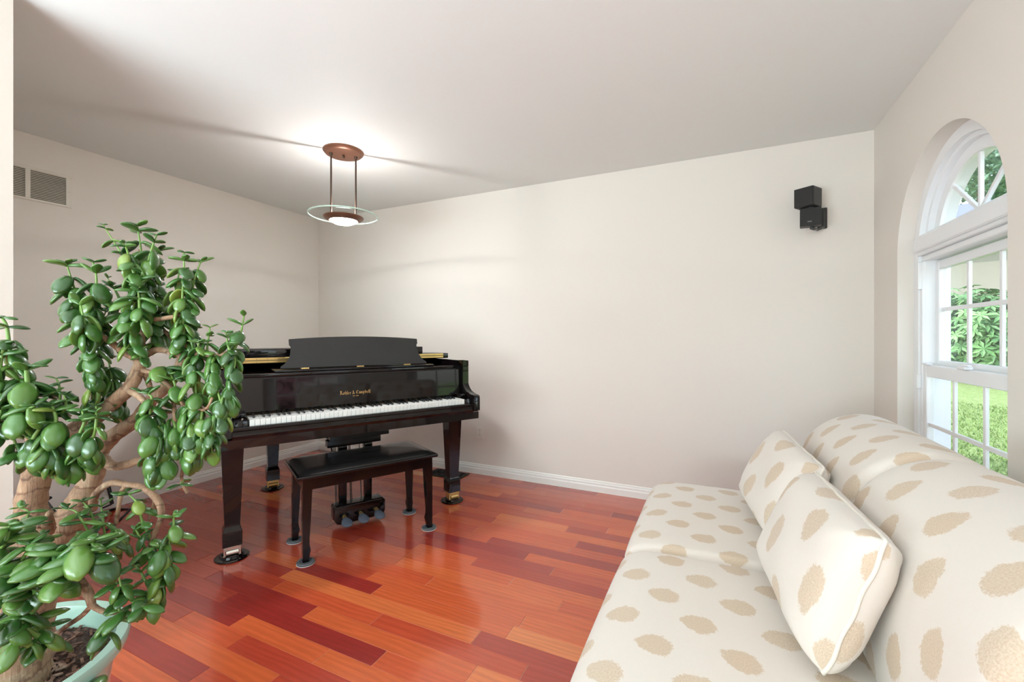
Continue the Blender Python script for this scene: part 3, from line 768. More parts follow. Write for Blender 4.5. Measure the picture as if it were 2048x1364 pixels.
# padded cushion
bm = B(); nx, ny = 24, 14; gg = []
for i in range(nx+1):
    row = []
    for j in range(ny+1):
        u, v_ = -1+2*i/nx, -1+2*j/ny
        z = bz-.0135+.020*((1-abs(u)**14)*(1-abs(v_)**8))**.45
        row.append(bm.verts.new(((x0+x1)/2+u*((x1-x0)/2-.012), (y0+y1)/2+v_*((y1-y0)/2-.012), z)))
    gg.append(row)
for i in range(nx):
    for j in range(ny): bm.faces.new((gg[i][j], gg[i+1][j], gg[i+1][j+1], gg[i][j+1]))
cu_ = obj('leather_cushion', bm, M['leather'], be, 0)
ax0, ax1, ay0, ay1 = .232, .968, -.075, .262
for i_, (p_, q_) in enumerate(((ax0, ay0), (ax1, ay0), (ax0, ay1), (ax1, ay1))):
    sx = 1 if p_ == ax0 else -1; sy = 1 if q_ == ay0 else -1
    bm = B(); secs = [(.0155, .012), (.0165, .04), (.0195, .07), (.0165, .10), (.0165, .13), (.019, .22), (.0235, .40), (.0235, .4535)]
    rs = []
    for w_, z in secs:
        cx, cy = p_+sx*(w_), q_+sy*(w_)
        rs.append([bm.verts.new((cx+a*w_, cy+b*w_, z)) for a, b in ((-1, -1), (1, -1), (1, 1), (-1, 1))])
    for a, b in zip(rs, rs[1:]):
        for k in range(4): bm.faces.new((a[k], a[(k+1) % 4], b[(k+1) % 4], b[k]))
    bm.faces.new(rs[0]); bm.faces.new(rs[-1][::-1])
    bmesh.ops.bevel(bm, geom=[e for e in bm.edges if abs(e.verts[0].co.z-e.verts[1].co.z) > .01], offset=.003, segments=2, affect='EDGES')
    lg = obj('leg', bm, M['blackb'], be, 50)
    cp = obj('leg_cup', lathe(B(), [(.0, .003), (.043, .003), (.045, .008), (.042, .014), (.030, .016), (.026, .011), (0, .011)], 32, (p_+sx*.016, q_+sy*.016, 0)), M['cup'], lg, 40)
    cp['label'] = 'grey caster cup'
    obj('felt_pad', lathe(B(), [(0, 0), (.044, 0), (.0455, .0015), (.044, .003), (0, .003)], 32, (p_+sx*.016, q_+sy*.016, 0)), M['felt'], lg)
for a in ((ax0+.045, ax1-.045, ay0+.004, ay0+.022), (ax0+.045, ax1-.045, ay1-.022, ay1-.004), (ax0+.004, ax0+.022, ay0+.045, ay1-.045), (ax1-.022, ax1-.004, ay0+.045, ay1-.045)):
    obj('apron', bx(*a, .385, .4535, .0015), M['blackb'], be)
# ------------------------------------------------------------------ loveseat
def fabric():
    t = NT('ivory_leaf_fabric'); uv = t.n('ShaderNodeUVMap'); uv.uv_map = 'UVMap'
    sp_ = t.n('ShaderNodeSeparateXYZ'); t.l(uv.outputs[0], sp_.inputs[0]); U, V = sp_.outputs[0], sp_.outputs[1]
    DU, DV = .0925, .216
    warp = t.noise(uv.outputs[0], 7, 2)
    w1 = t.m2('MULTIPLY', t.m2('SUBTRACT', warp.outputs[0], .5), .02)
    cu_ = t.m2('FLOOR', t.m2('DIVIDE', U, DU)); fu = t.m2('SUBTRACT', t.m2('SUBTRACT', U, t.m2('MULTIPLY', cu_, DU)), DU/2)
    odd = t.m2('MODULO', t.m2('ABSOLUTE', cu_), 2.0)
    V2 = t.m2('ADD', t.m2('ADD', V, t.m2('MULTIPLY', odd, DV/2)), t.m2('MULTIPLY', cu_, .012))
    cv = t.m2('FLOOR', t.m2('DIVIDE', V2, DV)); fv = t.m2('SUBTRACT', t.m2('SUBTRACT', V2, t.m2('MULTIPLY', cv, DV)), DV/2)
    cid = t.n('ShaderNodeCombineXYZ'); t.l(cu_, cid.inputs[0]); t.l(cv, cid.inputs[1])
    wn = t.n('ShaderNodeTexWhiteNoise', noise_dimensions='3D'); t.l(cid.outputs[0], wn.inputs['Vector'])
    sc3 = t.n('ShaderNodeSeparateColor'); t.l(wn.outputs['Color'], sc3.inputs[0])
    ang = t.m2('MULTIPLY', t.m2('SUBTRACT', wn.outputs[0], .3), .5)
    ca, sa = t.m2('COSINE', ang), t.m2('SINE', ang)
    a = t.m2('ADD', t.m2('MULTIPLY', fu, ca), t.m2('MULTIPLY', fv, sa))
    b = t.m2('SUBTRACT', t.m2('MULTIPLY', fv, ca), t.m2('MULTIPLY', fu, sa))
    # ovate leaf: pointed towards +a, ragged edge
    an = t.m2('DIVIDE', a, .043); bn = t.m2('DIVIDE', b, .037)
    taper_ = t.m2('SUBTRACT', 1.0, t.m2('MULTIPLY', an, .22))
    d = t.m2('SQRT', t.m2('ADD', t.m2('POWER', t.m2('ABSOLUTE', an), 2.1), t.m2('POWER', t.m2('ABSOLUTE', t.m2('DIVIDE', bn, taper_)), 1.8)))
    tip = t.m2('MULTIPLY', t.m2('SUBTRACT', 1., t.m2('ABSOLUTE', bn), None, True), .10)
    rag = t.noise(uv.outputs[0], 55, 3, .65)
    rag2 = t.noise(uv.outputs[0], 190, 2, .6)
    dd = t.m2('ADD', t.m2('SUBTRACT', d, tip), t.m2('ADD', t.m2('MULTIPLY', t.m2('SUBTRACT', rag.outputs[0], .5), .62), t.m2('MULTIPLY', t.m2('SUBTRACT', rag2.outputs[0], .5), .42)))
    mask = t.m2('MULTIPLY', t.m2('SUBTRACT', .97, dd), 9.0, None, True)
    br = t.n('ShaderNodeTexVoronoi', feature='DISTANCE_TO_EDGE'); br.inputs['Scale'].default_value = 260
    t.l(uv.outputs[0], br.inputs['Vector'])
    brk = t.noise(uv.outputs[0], 260, 3, .7)
    inn_ = t.ramp(brk.outputs[0], [(.35, hexc(198, 174, 148)), (.6, hexc(216, 198, 176))])
    inn2 = t.mix(t.m2('MULTIPLY', sc3.outputs[1], .5), inn_, hexc(204, 178, 150))
    wvn = t.noise(t.mapping(uv.outputs[0], (40, 900, 1)), 1, 3, .7); wv2 = t.noise(t.mapping(uv.outputs[0], (900, 40, 1)), 1, 3, .7)
    weave = t.m2('ADD', wvn.outputs[0], wv2.outputs[0])
    bas = t.mix(t.m2('MULTIPLY', weave, .4), hexc(231, 221, 211), hexc(216, 205, 194))
    c = t.mix(t.m2('MULTIPLY', mask, .92), bas, inn2)
    t.bump(weave, .15, .001)
    return t.set(col=c, rough=.85, spec=.2, sheen=.15)
M['fabric'] = fabric()
M['fabric_plain'] = plain('ivory_piping', hexc(232, 224, 212), .85, .06)
def loft(profile, ya, yb, r, closed=True, uo=0., vo=0., nseg=14, puff=0., closer=1.0):
    """cushion lofted along y with rounded ends; profile list of (x,z); UV in metres (arc length, y)"""
    bm = B(); uvl = bm.loops.layers.uv.new('UVMap')
    P = [Vector(p_) for p_ in profile]; n = len(P)
    cen = sum(P, Vector((0, 0)))/n
    nor = []
    for k in range(n):
        d = (P[(k+1) % n]-P[k-1]); nn = Vector((d.y, -d.x)).normalized()
        if nn.dot(P[k]-cen) < 0: nn = -nn
        nor.append(nn)
    arc = [0]
    for k in range(1, n+1): arc.append(arc[-1]+(P[k % n]-P[k-1]).length)
    ys = []
    for k in range(7): a = PI/2*k/6; ys.append((ya+r*(1-math.sin(a)), r*(1-math.cos(PI/2-a)) if False else r*(1-math.sqrt(max(0, 1-(math.sin(a))**2)))))
    ys = sorted(ys)  # from ya (inset r) to ya+r (inset 0)
    mid = [(ya+r+(yb-ya-2*r)*k/nseg, 0) for k in range(1, nseg)]
    end = [(ya+yb-y, i_) for y, i_ in ys[::-1]]
    allr = ys+mid+end
    rings = []
    for y, ins in allr:
        tt = (y-ya)/(yb-ya); pf = puff*(1-(2*tt-1)**4)
        rings.append([bm.verts.new((P[k].x-nor[k].x*(ins-pf), y, P[k].y-nor[k].y*(ins-pf))) for k in range(n)])
    def quad(vs, uvs):
        f = bm.faces.new(vs)
        for lp, u in zip(f.loops, uvs): lp[uvl].uv = u
    vv = [0]
    for a, b in zip(rings, rings[1:]): vv.append(vv[-1]+(a[0].co-b[0].co).length)
    for i in range(len(rings)-1):
        for k in range(n):
            k2 = (k+1) % n
            quad((rings[i][k], rings[i][k2], rings[i+1][k2], rings[i+1][k]), [(uo+arc[k], vo+vv[i]), (uo+arc[k+1], vo+vv[i]), (uo+arc[k+1], vo+vv[i+1]), (uo+arc[k], vo+vv[i+1])])
    for rg_, y in ((rings[0], 0), (rings[-1], 1)):
        f = bm.faces.new(rg_ if y == 0 else rg_[::-1])
        for lp in f.loops: lp[uvl].uv = (lp.vert.co.x*1.0+uo, lp.vert.co.z+vo)
    return bm
def smooth_poly(pts, it=2):
    for _ in range(it):
        q_ = []
        for a, b in zip(pts, pts[1:]+pts[:1]):
            q_ += [(a[0]*.75+b[0]*.25, a[1]*.75+b[1]*.25), (a[0]*.25+b[0]*.75, a[1]*.25+b[1]*.75)]
        pts = q_
    return pts
sf = thing('loveseat', 'armless ivory loveseat with beige leaf print below the arched window', 'sofa', (.3, 1.55, 0))
def addp(name, bm, m, **k):
    o = obj(name, bm, m, sf, 0); o.location = (-.3, -1.55, 0); return o
seat = smooth_poly([(.40, .442), (.15, .457), (-.10, .457), (-.235, .450), (-.300, .41), (-.300, .34), (-.28, .27), (-.25, .25), (0, .25), (.40, .25)], 2)
addp('seat_cushion', loft(seat, .84, 1.578, .035, uo=-.0215, vo=.02, puff=.006), M['fabric'])
addp('seat_cushion', loft(seat, 1.582, 2.37, .045, uo=-.0215, vo=.02, puff=.006), M['fabric'])
back = smooth_poly([(.40, .26), (.325, .36), (.318, .47), (.325, .57), (.342, .66), (.365, .74), (.41, .80), (.47, .842), (.55, .866), (.63, .855), (.70, .815), (.765, .75), (.80, .66), (.80, .45), (.80, .26)], 2)
addp('back_cushion', loft(back, .82, 1.575, .05, uo=.05, vo=.09, puff=.006), M['fabric'])
addp('back_cushion', loft(back, 1.585, 2.335, .05, uo=.05, vo=.09, puff=.004), M['fabric'])
addp('sofa_base', loft(smooth_poly([(.82, .25), (-.31, .25), (-.31, .09), (.82, .09)], 1), .85, 2.37, .02, uo=.3), M['fabric'])
M['wood'] = plain('dark_wood_foot', (.03, .014, .008, 1), .35, .2)
for x in (-.25, .75):
    for y in (.93, 2.28):
        o = obj('foot', lathe(B(), [(0, 0), (.018, 0), (.026, .09), (.0, .09)], 14), M['wood'], sf, 40); o.location = (x-.3, y-1.55, 0)

def pillow(name, label, cat, TF, TN, BN, BF, T, seed, uo, vo, grp, fold=.035):
    """TF top far, TN top near, BN bottom near, BF bottom far corners of the seam plane"""
    TF, TN, BN, BF = map(Vector, (TF, TN, BN, BF)); c = (TF+TN+BN+BF)/4
    e_ = thing(name, label, cat, (c.x, c.y, min(BN.z, BF.z)-.03), 0, grp)
    org = Vector(e_.location); nrm = ((TN-BN).cross(BF-BN)).normalized()
    if nrm.x > 0: nrm = -nrm      # front faces the room
    N_ = 30; bm = B(); uvl = bm.loops.layers.uv.new('UVMap')
    def P(u, v_, side):
        # pinch edges inwards between the corners
        rc = 1-.03*abs(u*v_)**4
        pu = u*(1-.02*(1-v_*v_))*rc; pv = v_*(1-.03*(1-u*u))*rc
        a, b = (pu+1)/2, (pv+1)/2
        q_ = (BF*(1-a)+BN*a)*(1-b)+(TF*(1-a)+TN*a)*b
        th_ = T*((1-abs(u)**5)**.42)*((1-abs(v_)**4)**.42)
        # gathered folds radiating from the corners
        cu = max(0, abs(u)-.55)/.45; cvv = max(0, abs(v_)-.45)/.55
        th_ *= 1+.12*math.sin(9*math.atan2(1.05-abs(v_), 1.05-abs(u))+seed)*cu*1.0*(cvv+.25)
        th_ += fold*.25*math.sin(u*4.1+seed)*math.sin(v_*3.3+seed*2)*(1-u*u)*(1-v_*v_)
        return q_+nrm*side*th_-org
    def warpc(k): x = -1+2*k/N_; return math.sin(x*PI/2)**1 if abs(x) < 1 else x
    lu, lv = (BN-BF).length, (TN-BN).length
    for side in (1, -1):
        g_ = [[bm.verts.new(P(warpc(i), warpc(j), side)) for j in range(N_+1)] for i in range(N_+1)]
        for i in range(N_):
            for j in range(N_):
                vs = (g_[i][j], g_[i+1][j], g_[i+1][j+1], g_[i][j+1]); ij = ((i, j), (i+1, j), (i+1, j+1), (i, j+1))
                if side < 0: vs = vs[::-1]; ij = ij[::-1]
                f = bm.faces.new(vs)
                for lp, (a, b) in zip(f.loops, ij): lp[uvl].uv = (uo-b*lv*1.15/N_+(.0 if side > 0 else .05), vo+a*lu*1.08/N_)
    bmesh.ops.remove_doubles(bm, verts=bm.verts, dist=.0004)
    obj('cover', bm, M['fabric'], e_, 0)
    pts = []
    for k in range(40): pts.append((-1+2*k/40, 1))
    for k in range(24): pts.append((1, 1-2*k/24))
    for k in range(40): pts.append((1-2*k/40, -1))
    for k in range(24): pts.append((-1, -1+2*k/24))
    pts.append(pts[0])
    obj('piping', tube(B(), [P(u, v_, 1)+nrm*.002*math.sin(k*.8) for k, (u, v_) in enumerate(pts)], .0048, 8, False), M['fabric_plain'], e_, 0)
    return e_
G = 'leaf-print pillows on the loveseat'
pillow('throw_pillow', 'leaf-print throw pillow nearest the camera, leaning on the other pillow', 'pillow',
       (.282, 1.61, .775), (.312, 1.095, .785), (.205, 1.085, .485), (.150, 1.60, .49), .08, 1.0, .03, .33, G)
pillow('throw_pillow', 'leaf-print throw pillow further away, at the wall end of the loveseat', 'pillow',
       (.270, 2.215, .785), (.325, 1.70, .765), (.185, 1.69, .485), (.115, 2.20, .495), .072, 2.3, .07, .41, G)

# ------------------------------------------------------------------ low metal stand by the left wall
st = thing('instrument_stand', 'black metal folding instrument stand on the floor by the left wall', 'stand', (-3.62, 1.35, 0))
def bar(name, pts, r=.009): return obj(name, tube(B(), [Vector(p_)-Vector((-3.62, 1.35, 0)) for p_ in pts], r, 8), M['iron'], st, 40)
def px(x, y, d):  # point seen at that picture position at depth d
    xc = (x-CX)/F*d; return Vector((xc*math.cos(YAW)-d*math.sin(YAW), xc*math.sin(YAW)+d*math.cos(YAW), CH-(y-HY)/F*d))
bar('base_tube', [px(205, 1026, 2.86), px(227, 1018.5, 2.98), px(260, 1019.5, 2.985)], .008)
bar('base_tube', [px(260, 1019.5, 2.985), px(238, 1042, 2.80), px(212, 1062, 2.66)], .008)
bar('foot_tube', [px(21, 1070, 2.58), px(60, 1060, 2.64), px(120, 1046, 2.74), px(205, 1026, 2.86)], .008)
bar('upright', [px(224, 1008, 3.0), px(221, 990, 3.0), px(217, 972, 3.0), px(210, 966, 3.0)], .011)
bar('cross_link', [px(205, 1016, 2.95), px(222, 1009, 3.0), px(224, 1006, 3.0)], .005)
bar('upright', [px(180, 1010, 2.85), px(186, 992, 2.85), px(192, 975, 2.87)], .011)
bar('yoke', [px(101, 995, 2.72), px(92, 1003, 2.72), px(104, 1019, 2.72), px(118, 1034, 2.74), px(140, 1048, 2.78)], .010)
bar('yoke', [px(22, 1068, 2.60), px(30, 1073, 2.58), px(22, 1078, 2.57)], .008)

# ------------------------------------------------------------------ jade plant in a glazed pot
PC = Vector((-1.58, .40, 0)); PR = .26
pot = thing('jade_plant', 'large potted jade plant with thick trunks and drooping leaf clusters, left foreground', 'plant', PC)
t = NT('celadon_glaze'); nz = t.noise(t.coord(), 6, 4); c = t.mix(nz.outputs[0], hexc(150, 188, 172), hexc(176, 206, 190)); M['pot'] = t.set(col=c, rough=.2, coat=.5)
t = NT('potting_bark'); nz = t.noise(t.coord(), 45, 6, .75, 1.5); c = t.ramp(nz.outputs[0], [(.35, hexc(40, 26, 22)), (.52, hexc(94, 66, 56)), (.66, hexc(156, 128, 112))]); t.bump(nz.outputs[0], 1., .02); M['soil'] = t.set(col=c, rough=.95)
def bark():
    t = NT('jade_bark'); o = t.coord()
    n1 = t.noise(o, 22, 5, .65); n2 = t.noise(o, 5, 3)
    wv = t.n('ShaderNodeTexWave', wave_type='BANDS', bands_direction='Z'); wv.inputs['Scale'].default_value = 5.5; wv.inputs['Distortion'].default_value = 7; wv.inputs['Detail'].default_value = 4; wv.inputs['Detail Scale'].default_value = 2.5
    t.l(o, wv.inputs['Vector'])
    c = t.ramp(n1.outputs[0], [(.3, hexc(120, 88, 64)), (.5, hexc(164, 124, 92)), (.7, hexc(186, 160, 130))])
    c = t.mix(t.m2('MULTIPLY', n2.outputs[0], .45), c, hexc(158, 140, 120))
    n3 = t.noise(t.mapping(o, (70, 70, 9)), 1.2, 5, .7, .8)
    c = t.mix(.8, c, t.ramp(n3.outputs[0], [(.32, (.52, .47, .44, 1)), (.55, (1, 1, 1, 1)), (.7, (1.12, 1.12, 1.12, 1))]), 'MULTIPLY')
    rings_ = t.ramp(wv.outputs[0], [(.0, (.42, .33, .30, 1)), (.07, (1, 1, 1, 1))])
    c = t.mix(.75, c, rings_, 'MULTIPLY'); t.bump(t.m2('ADD', n1.outputs[0], n3.outputs[0]), .7, .006); return t.set(col=c, rough=.8)
M['jbark'] = bark()
def jleaf():
    t = NT('jade_leaf'); oi = t.n('ShaderNodeObjectInfo'); nz = t.noise(t.coord(), 3, 2)
    at = t.n('ShaderNodeAttribute'); at.attribute_name = 'rnd'; at.attribute_type = 'GEOMETRY'
    rr = t.m2('FRACT', t.m2('ADD', oi.outputs['Random'], at.outputs['Fac']))
    c = t.ramp(rr, [(0, hexc(38, 74, 28)), (.35, hexc(52, 94, 36)), (.7, hexc(66, 108, 42)), (.97, hexc(90, 124, 50)), (1, hexc(118, 136, 54))])
    lw = t.n('ShaderNodeLayerWeight'); lw.inputs[0].default_value = .25
    c = t.mix(t.m2('MULTIPLY', lw.outputs['Facing'], .25), c, hexc(112, 146, 84))
    return t.set(col=c, rough=.3, sss=.0, coat=.25, coatr=.15, spec=.5)
M['jleaf'] = jleaf(); M['jstem'] = plain('green_stem', hexc(116, 150, 72), .5, .15)
obj('pot', lathe(B(), [(0, 0), (.17, 0), (.185, .02), (.215, .2), (.235, .35), (.262, .375), (.266, .395), (.262, .405), (.238, .403), (.232, .385), (.224, .33), (0, .32)], 56), M['pot'], pot, 35)
bm = B(); lathe(bm, [(0, .365), (.08, .362), (.16, .352), (.226, .345), (.226, .33)], 40)
for v_ in bm.verts: v_.co.z += random.uniform(-.006, .006)
obj('potting_soil', bm, M['soil'], pot)
def chips():
    bm = B(); rg = random.Random(5)
    for k in range(260):
        a = rg.uniform(0, 2*PI); r = .22*math.sqrt(rg.random()); m_ = Matrix.Translation((r*math.cos(a), r*math.sin(a), .362-.05*(r/.226)**2*.3+rg.uniform(0, .006))) @ Matrix.Rotation(rg.uniform(0, PI), 4, 'Z') @ Matrix.Rotation(rg.uniform(-.5, .5), 4, 'Y')
        box(bm, -rg.uniform(.006, .018), .012, -rg.uniform(.002, .005), .003, -.0015, .0015, mat=m_)
    return bm
t = NT('bark_chips'); nz = t.noise(t.coord(), 18, 3); c = t.ramp(nz.outputs[0], [(.3, hexc(52, 34, 28)), (.6, hexc(120, 86, 70)), (.75, hexc(176, 150, 132))]); M['chips'] = t.set(col=c, rough=.9)
ch_ = obj('bark_chips', chips(), M['chips'], pot); ch_['kind'] = 'stuff'

def crv(pts, n=6):
    """Catmull-Rom through points"""
    P_ = [Vector(p_) for p_ in pts]; P_ = [P_[0]*2-P_[1]]+P_+[P_[-1]*2-P_[-2]]; res = []
    for i in range(1, len(P_)-2):
        for k in range(n):
            t_ = k/n; a, b, c_, d = P_[i-1:i+3]
            res.append(.5*((2*b)+(-a+c_)*t_+(2*a-5*b+4*c_-d)*t_**2+(-a+3*b-3*c_+d)*t_**3))
    res.append(P_[-2]); return res
def lerpr(rs, m):
    res = []
    for k in range(m):
        f = k/(m-1)*(len(rs)-1); i = min(int(f), len(rs)-2); res.append(rs[i]*(1-(f-i))+rs[i+1]*(f-i))
    return res
def woody(name, pts, rpx, n=10, knob=.06):
    """pts (x, y, depth) as seen from the camera's standpoint; rpx radii in those units"""
    P_ = crv([px(*p_) for p_ in pts]); d0 = pts[0][2]
    r = [a*d0/F for a in lerpr(rpx, len(P_))]; rg = random.Random(len(pts)*7+int(pts[0][0]))
    r = [a*(1+rg.uniform(-knob, knob)) for a in r]
    return obj(name, tube(B(), [p_-PC for p_ in P_], r, n), M['jbark'], pot, 0)
D = 1.10
woody('trunk', [(20, 1372, 1.03), (40, 1290, 1.05), (55, 1200, 1.08), (68, 1120, 1.10), (70, 1060, 1.10), (62, 1010, 1.10), (72, 960, 1.10), (85, 915, 1.10), (112, 884, 1.09), (150, 858, 1.08), (190, 836, 1.08), (232, 800, 1.08), (258, 776, 1.09), (274, 746, 1.10), (284, 718, 1.10)],
      [58, 50, 44, 42, 34, 26, 24, 22, 16, 15, 15, 14, 13, 12, 11], 16)
woody('trunk', [(66, 1150, 1.10), (100, 1090, 1.12), (140, 1035, 1.13), (168, 990, 1.14), (190, 940, 1.14), (196, 905, 1.14), (225, 873, 1.13), (276, 836, 1.12), (303, 800, 1.12), (330, 776, 1.13), (352, 745, 1.14), (364, 716, 1.14)],
      [40, 36, 28, 22, 18, 17, 15, 13.5, 12, 11, 9, 8], 14)
BR = [
 ([(284, 722, 1.10), (281, 688, 1.1), (284, 646, 1.1), (281, 600, 1.1), (281, 555, 1.1), (280, 500, 1.1)], [10, 8.5, 6.5, 6, 5, 3]),
 ([(281, 722, 1.10), (245, 702, 1.08), (219, 682, 1.07), (194, 666, 1.06), (178, 640, 1.06)], [7, 6.5, 5.5, 4.5, 3.5]),
 ([(288, 716, 1.10), (305, 702, 1.10), (325, 700, 1.10), (350, 708, 1.09), (368, 713, 1.09), (400, 708, 1.08), (429, 712, 1.08), (464, 704, 1.08)], [5, 6, 6, 5.5, 5.5, 4.5, 4, 4]),
 ([(377, 710, 1.12), (357, 690, 1.14), (336, 668, 1.15), (314, 656, 1.15)], [6, 5.5, 4.5, 3.5]),
 ([(286, 650, 1.10), (305, 640, 1.08), (326, 637, 1.07), (348, 633, 1.07), (362, 629, 1.07)], [5, 4.5, 4.2, 4, 3.5]),
 ([(284, 740, 1.10), (310, 749, 1.08), (332, 766, 1.06), (355, 792, 1.05), (368, 812, 1.05)], [5, 4.5, 4, 3.5, 3]),
 ([(288, 744, 1.11), (298, 768, 1.12), (306, 796, 1.12)], [5.5, 5, 4.5]),
 ([(240, 806, 1.10), (240, 828, 1.11), (250, 852, 1.12)], [4.5, 4, 4.5]),
 ([(187, 838, 1.08), (186, 805, 1.06), (187, 752, 1.06)], [5, 4, 3]),
 ([(258, 782, 1.08), (277, 792, 1.06), (290, 806, 1.05), (300, 830, 1.04)], [6, 6, 5, 3]),
 ([(205, 915, 1.13), (225, 932, 1.10), (252, 929, 1.08), (276, 922, 1.06), (300, 915, 1.05)], [10, 8.5, 7.5, 7, 5]),
 ([(75, 900, 1.08), (70, 868, 1.05), (52, 835, 1.03), (20, 840, 1.0), (-15, 865, .98)], [16, 14, 10, 6, 5]),
 ([(60, 850, 1.04), (85, 830, 1.02), (112, 822, 1.02), (140, 834, 1.03)], [8, 6, 4, 4]),
 ([(186, 1018, 1.12), (188, 996, 1.10), (197, 982, 1.09), (214, 969, 1.08), (232, 965, 1.07), (252, 969, 1.06), (276, 972, 1.05), (298, 983, 1.05), (312, 996, 1.05), (322, 1016, 1.05), (321, 1038, 1.05), (312, 1060, 1.05), (303, 1082, 1.05), (294, 1110, 1.05)], [8, 7, 6.5, 6, 6, 5.5, 5.5, 5.5, 6.5, 6, 5, 4.5, 4, 4]),
 ([(311, 994, 1.05), (305, 1020, 1.06), (298, 1040, 1.06)], [4, 3, 2]),
 ([(251, 972, 1.06), (243, 985, 1.06), (238, 1010, 1.06), (232, 1048, 1.06)], [4.5, 4.5, 3.6, 3.5]),
 ([(352, 880, 1.06), (362, 903, 1.06), (367, 929, 1.06), (363, 955, 1.06), (368, 973, 1.06), (375, 987, 1.06)], [4, 3.6, 3.2, 3, 3.4, 3]),
 ([(95, 1120, 1.06), (120, 1128, 1.0), (141, 1146, .98), (160, 1166, .98), (178, 1190, .98), (184, 1212, .98)], [14, 12, 11, 9, 8, 6.5]),
 ([(184, 1210, .98), (200, 1220, .97), (222, 1226, .96), (245, 1222, .96), (282, 1217, .95)], [6, 5, 4.5, 4, 3]),
 ([(182, 1212, .98), (163, 1232, .98), (135, 1251, .99), (112, 1268, 1.0), (100, 1276, 1.0)], [5, 4.5, 4.5, 4.5, 5]),
 ([(145, 1158, .98), (116, 1177, .97), (87, 1190, .97), (66, 1205, .97)], [7, 7, 7, 5]),
 ([(150, 1140, 1.02), (190, 1122, 1.02), (207, 1124, 1.02), (214, 1140, 1.02), (214, 1158, 1.02)], [5, 4.5, 4, 3, 2]),
 ([(90, 1060, 1.06), (96, 1040, 1.03), (98, 1025, 1.0)], [16, 9, 4]),
 ([(368, 812, 1.05), (400, 820, 1.03), (415, 815, 1.03), (425, 795, 1.03)], [3.5, 3.2, 3, 2.5]),
 ([(346, 790, 1.06), (350, 835, 1.05), (352, 880, 1.06)], [3.5, 4, 4]),
]
for a, b in BR: woody('branch', a, b, 8)

# leaves
def leaf_mesh(bend, seed, wd=.52, pw=.8):
    rg = random.Random(seed); vs = []; fs = []; uvn = 8; m_ = 9
    ang = 0; p_ = Vector((0, 0, 0)); cen = []
    for i in range(m_):
        s_ = i/(m_-1); a = -bend*(s_**pw); cen.append((p_.copy(), a)); p_ = p_+Vector((math.cos(a), 0, math.sin(a)))*(1/(m_-1))
    for i in range(m_):
        s_ = i/(m_-1)
        w_ = max(.035, .5*wd*math.sin(PI*min(1, s_**1.15*.965+.02))**.62) if i < m_-1 else .03
        if s_ < .12: w_ = .045
        h = .05+.05*math.sin(PI*s_) if i < m_-1 else .02
        c_, a = cen[i]; up = Vector((-math.sin(a), 0, math.cos(a)))
        for k in range(uvn):
            q_ = 2*PI*k/uvn; y = math.cos(q_)*w_; z = math.sin(q_)*h
            z -= .05*(abs(y)/max(wd*.5, .01))**2  # slightly domed
            vs.append(c_+Vector((0, y, 0))+up*z)
    for i in range(m_-1):
        for k in range(uvn): fs.append((i*uvn+k, i*uvn+(k+1) % uvn, (i+1)*uvn+(k+1) % uvn, (i+1)*uvn+k))
    fs.append(tuple(range(uvn))[::-1]); fs.append(tuple((m_-1)*uvn+k for k in range(uvn)))
    me = bpy.data.meshes.new('leaf'); me.from_pydata([tuple(v_) for v_ in vs], [], fs); me.materials.append(M['jleaf'])
    me.polygons.foreach_set('use_smooth', [True]*len(me.polygons)); return me
LM = [leaf_mesh(b, i, w_, p_) for i, (b, w_, p_) in enumerate(((.35, .54, .8), (.8, .6, .7), (1.3, .62, .32), (1.65, .66, .28), (1.95, .64, .28), (.5, .48, .8)))]
LEAVES = []   # (size key, matrix, mesh index)
rg = random.Random(42)
FWD = Vector((-math.sin(YAW), math.cos(YAW), 0)); RGT = Vector((math.cos(YAW), math.sin(YAW), 0))
def add_leaf(P_, az, elev, Lm, mi, roll=0):
    d = Vector((math.cos(az)*math.cos(elev), math.sin(az)*math.cos(elev), math.sin(elev)))
    s_ = Vector((-math.sin(az), math.cos(az), 0)); u = d.cross(s_)
    if u.z < 0: u = -u; s_ = -s_
    if roll: 
        R_ = Matrix.Rotation(roll, 3, d); s_ = R_ @ s_; u = R_ @ u
    m_ = Matrix(((d.x*Lm, s_.x*Lm, u.x*Lm, P_.x), (d.y*Lm, s_.y*Lm, u.y*Lm, P_.y), (d.z*Lm, s_.z*Lm, u.z*Lm, P_.z), (0, 0, 0, 1)))
    LEAVES.append((Lm/max(.3, (P_+PC-Vector((0, 0, CH))).dot(FWD)), m_, mi))
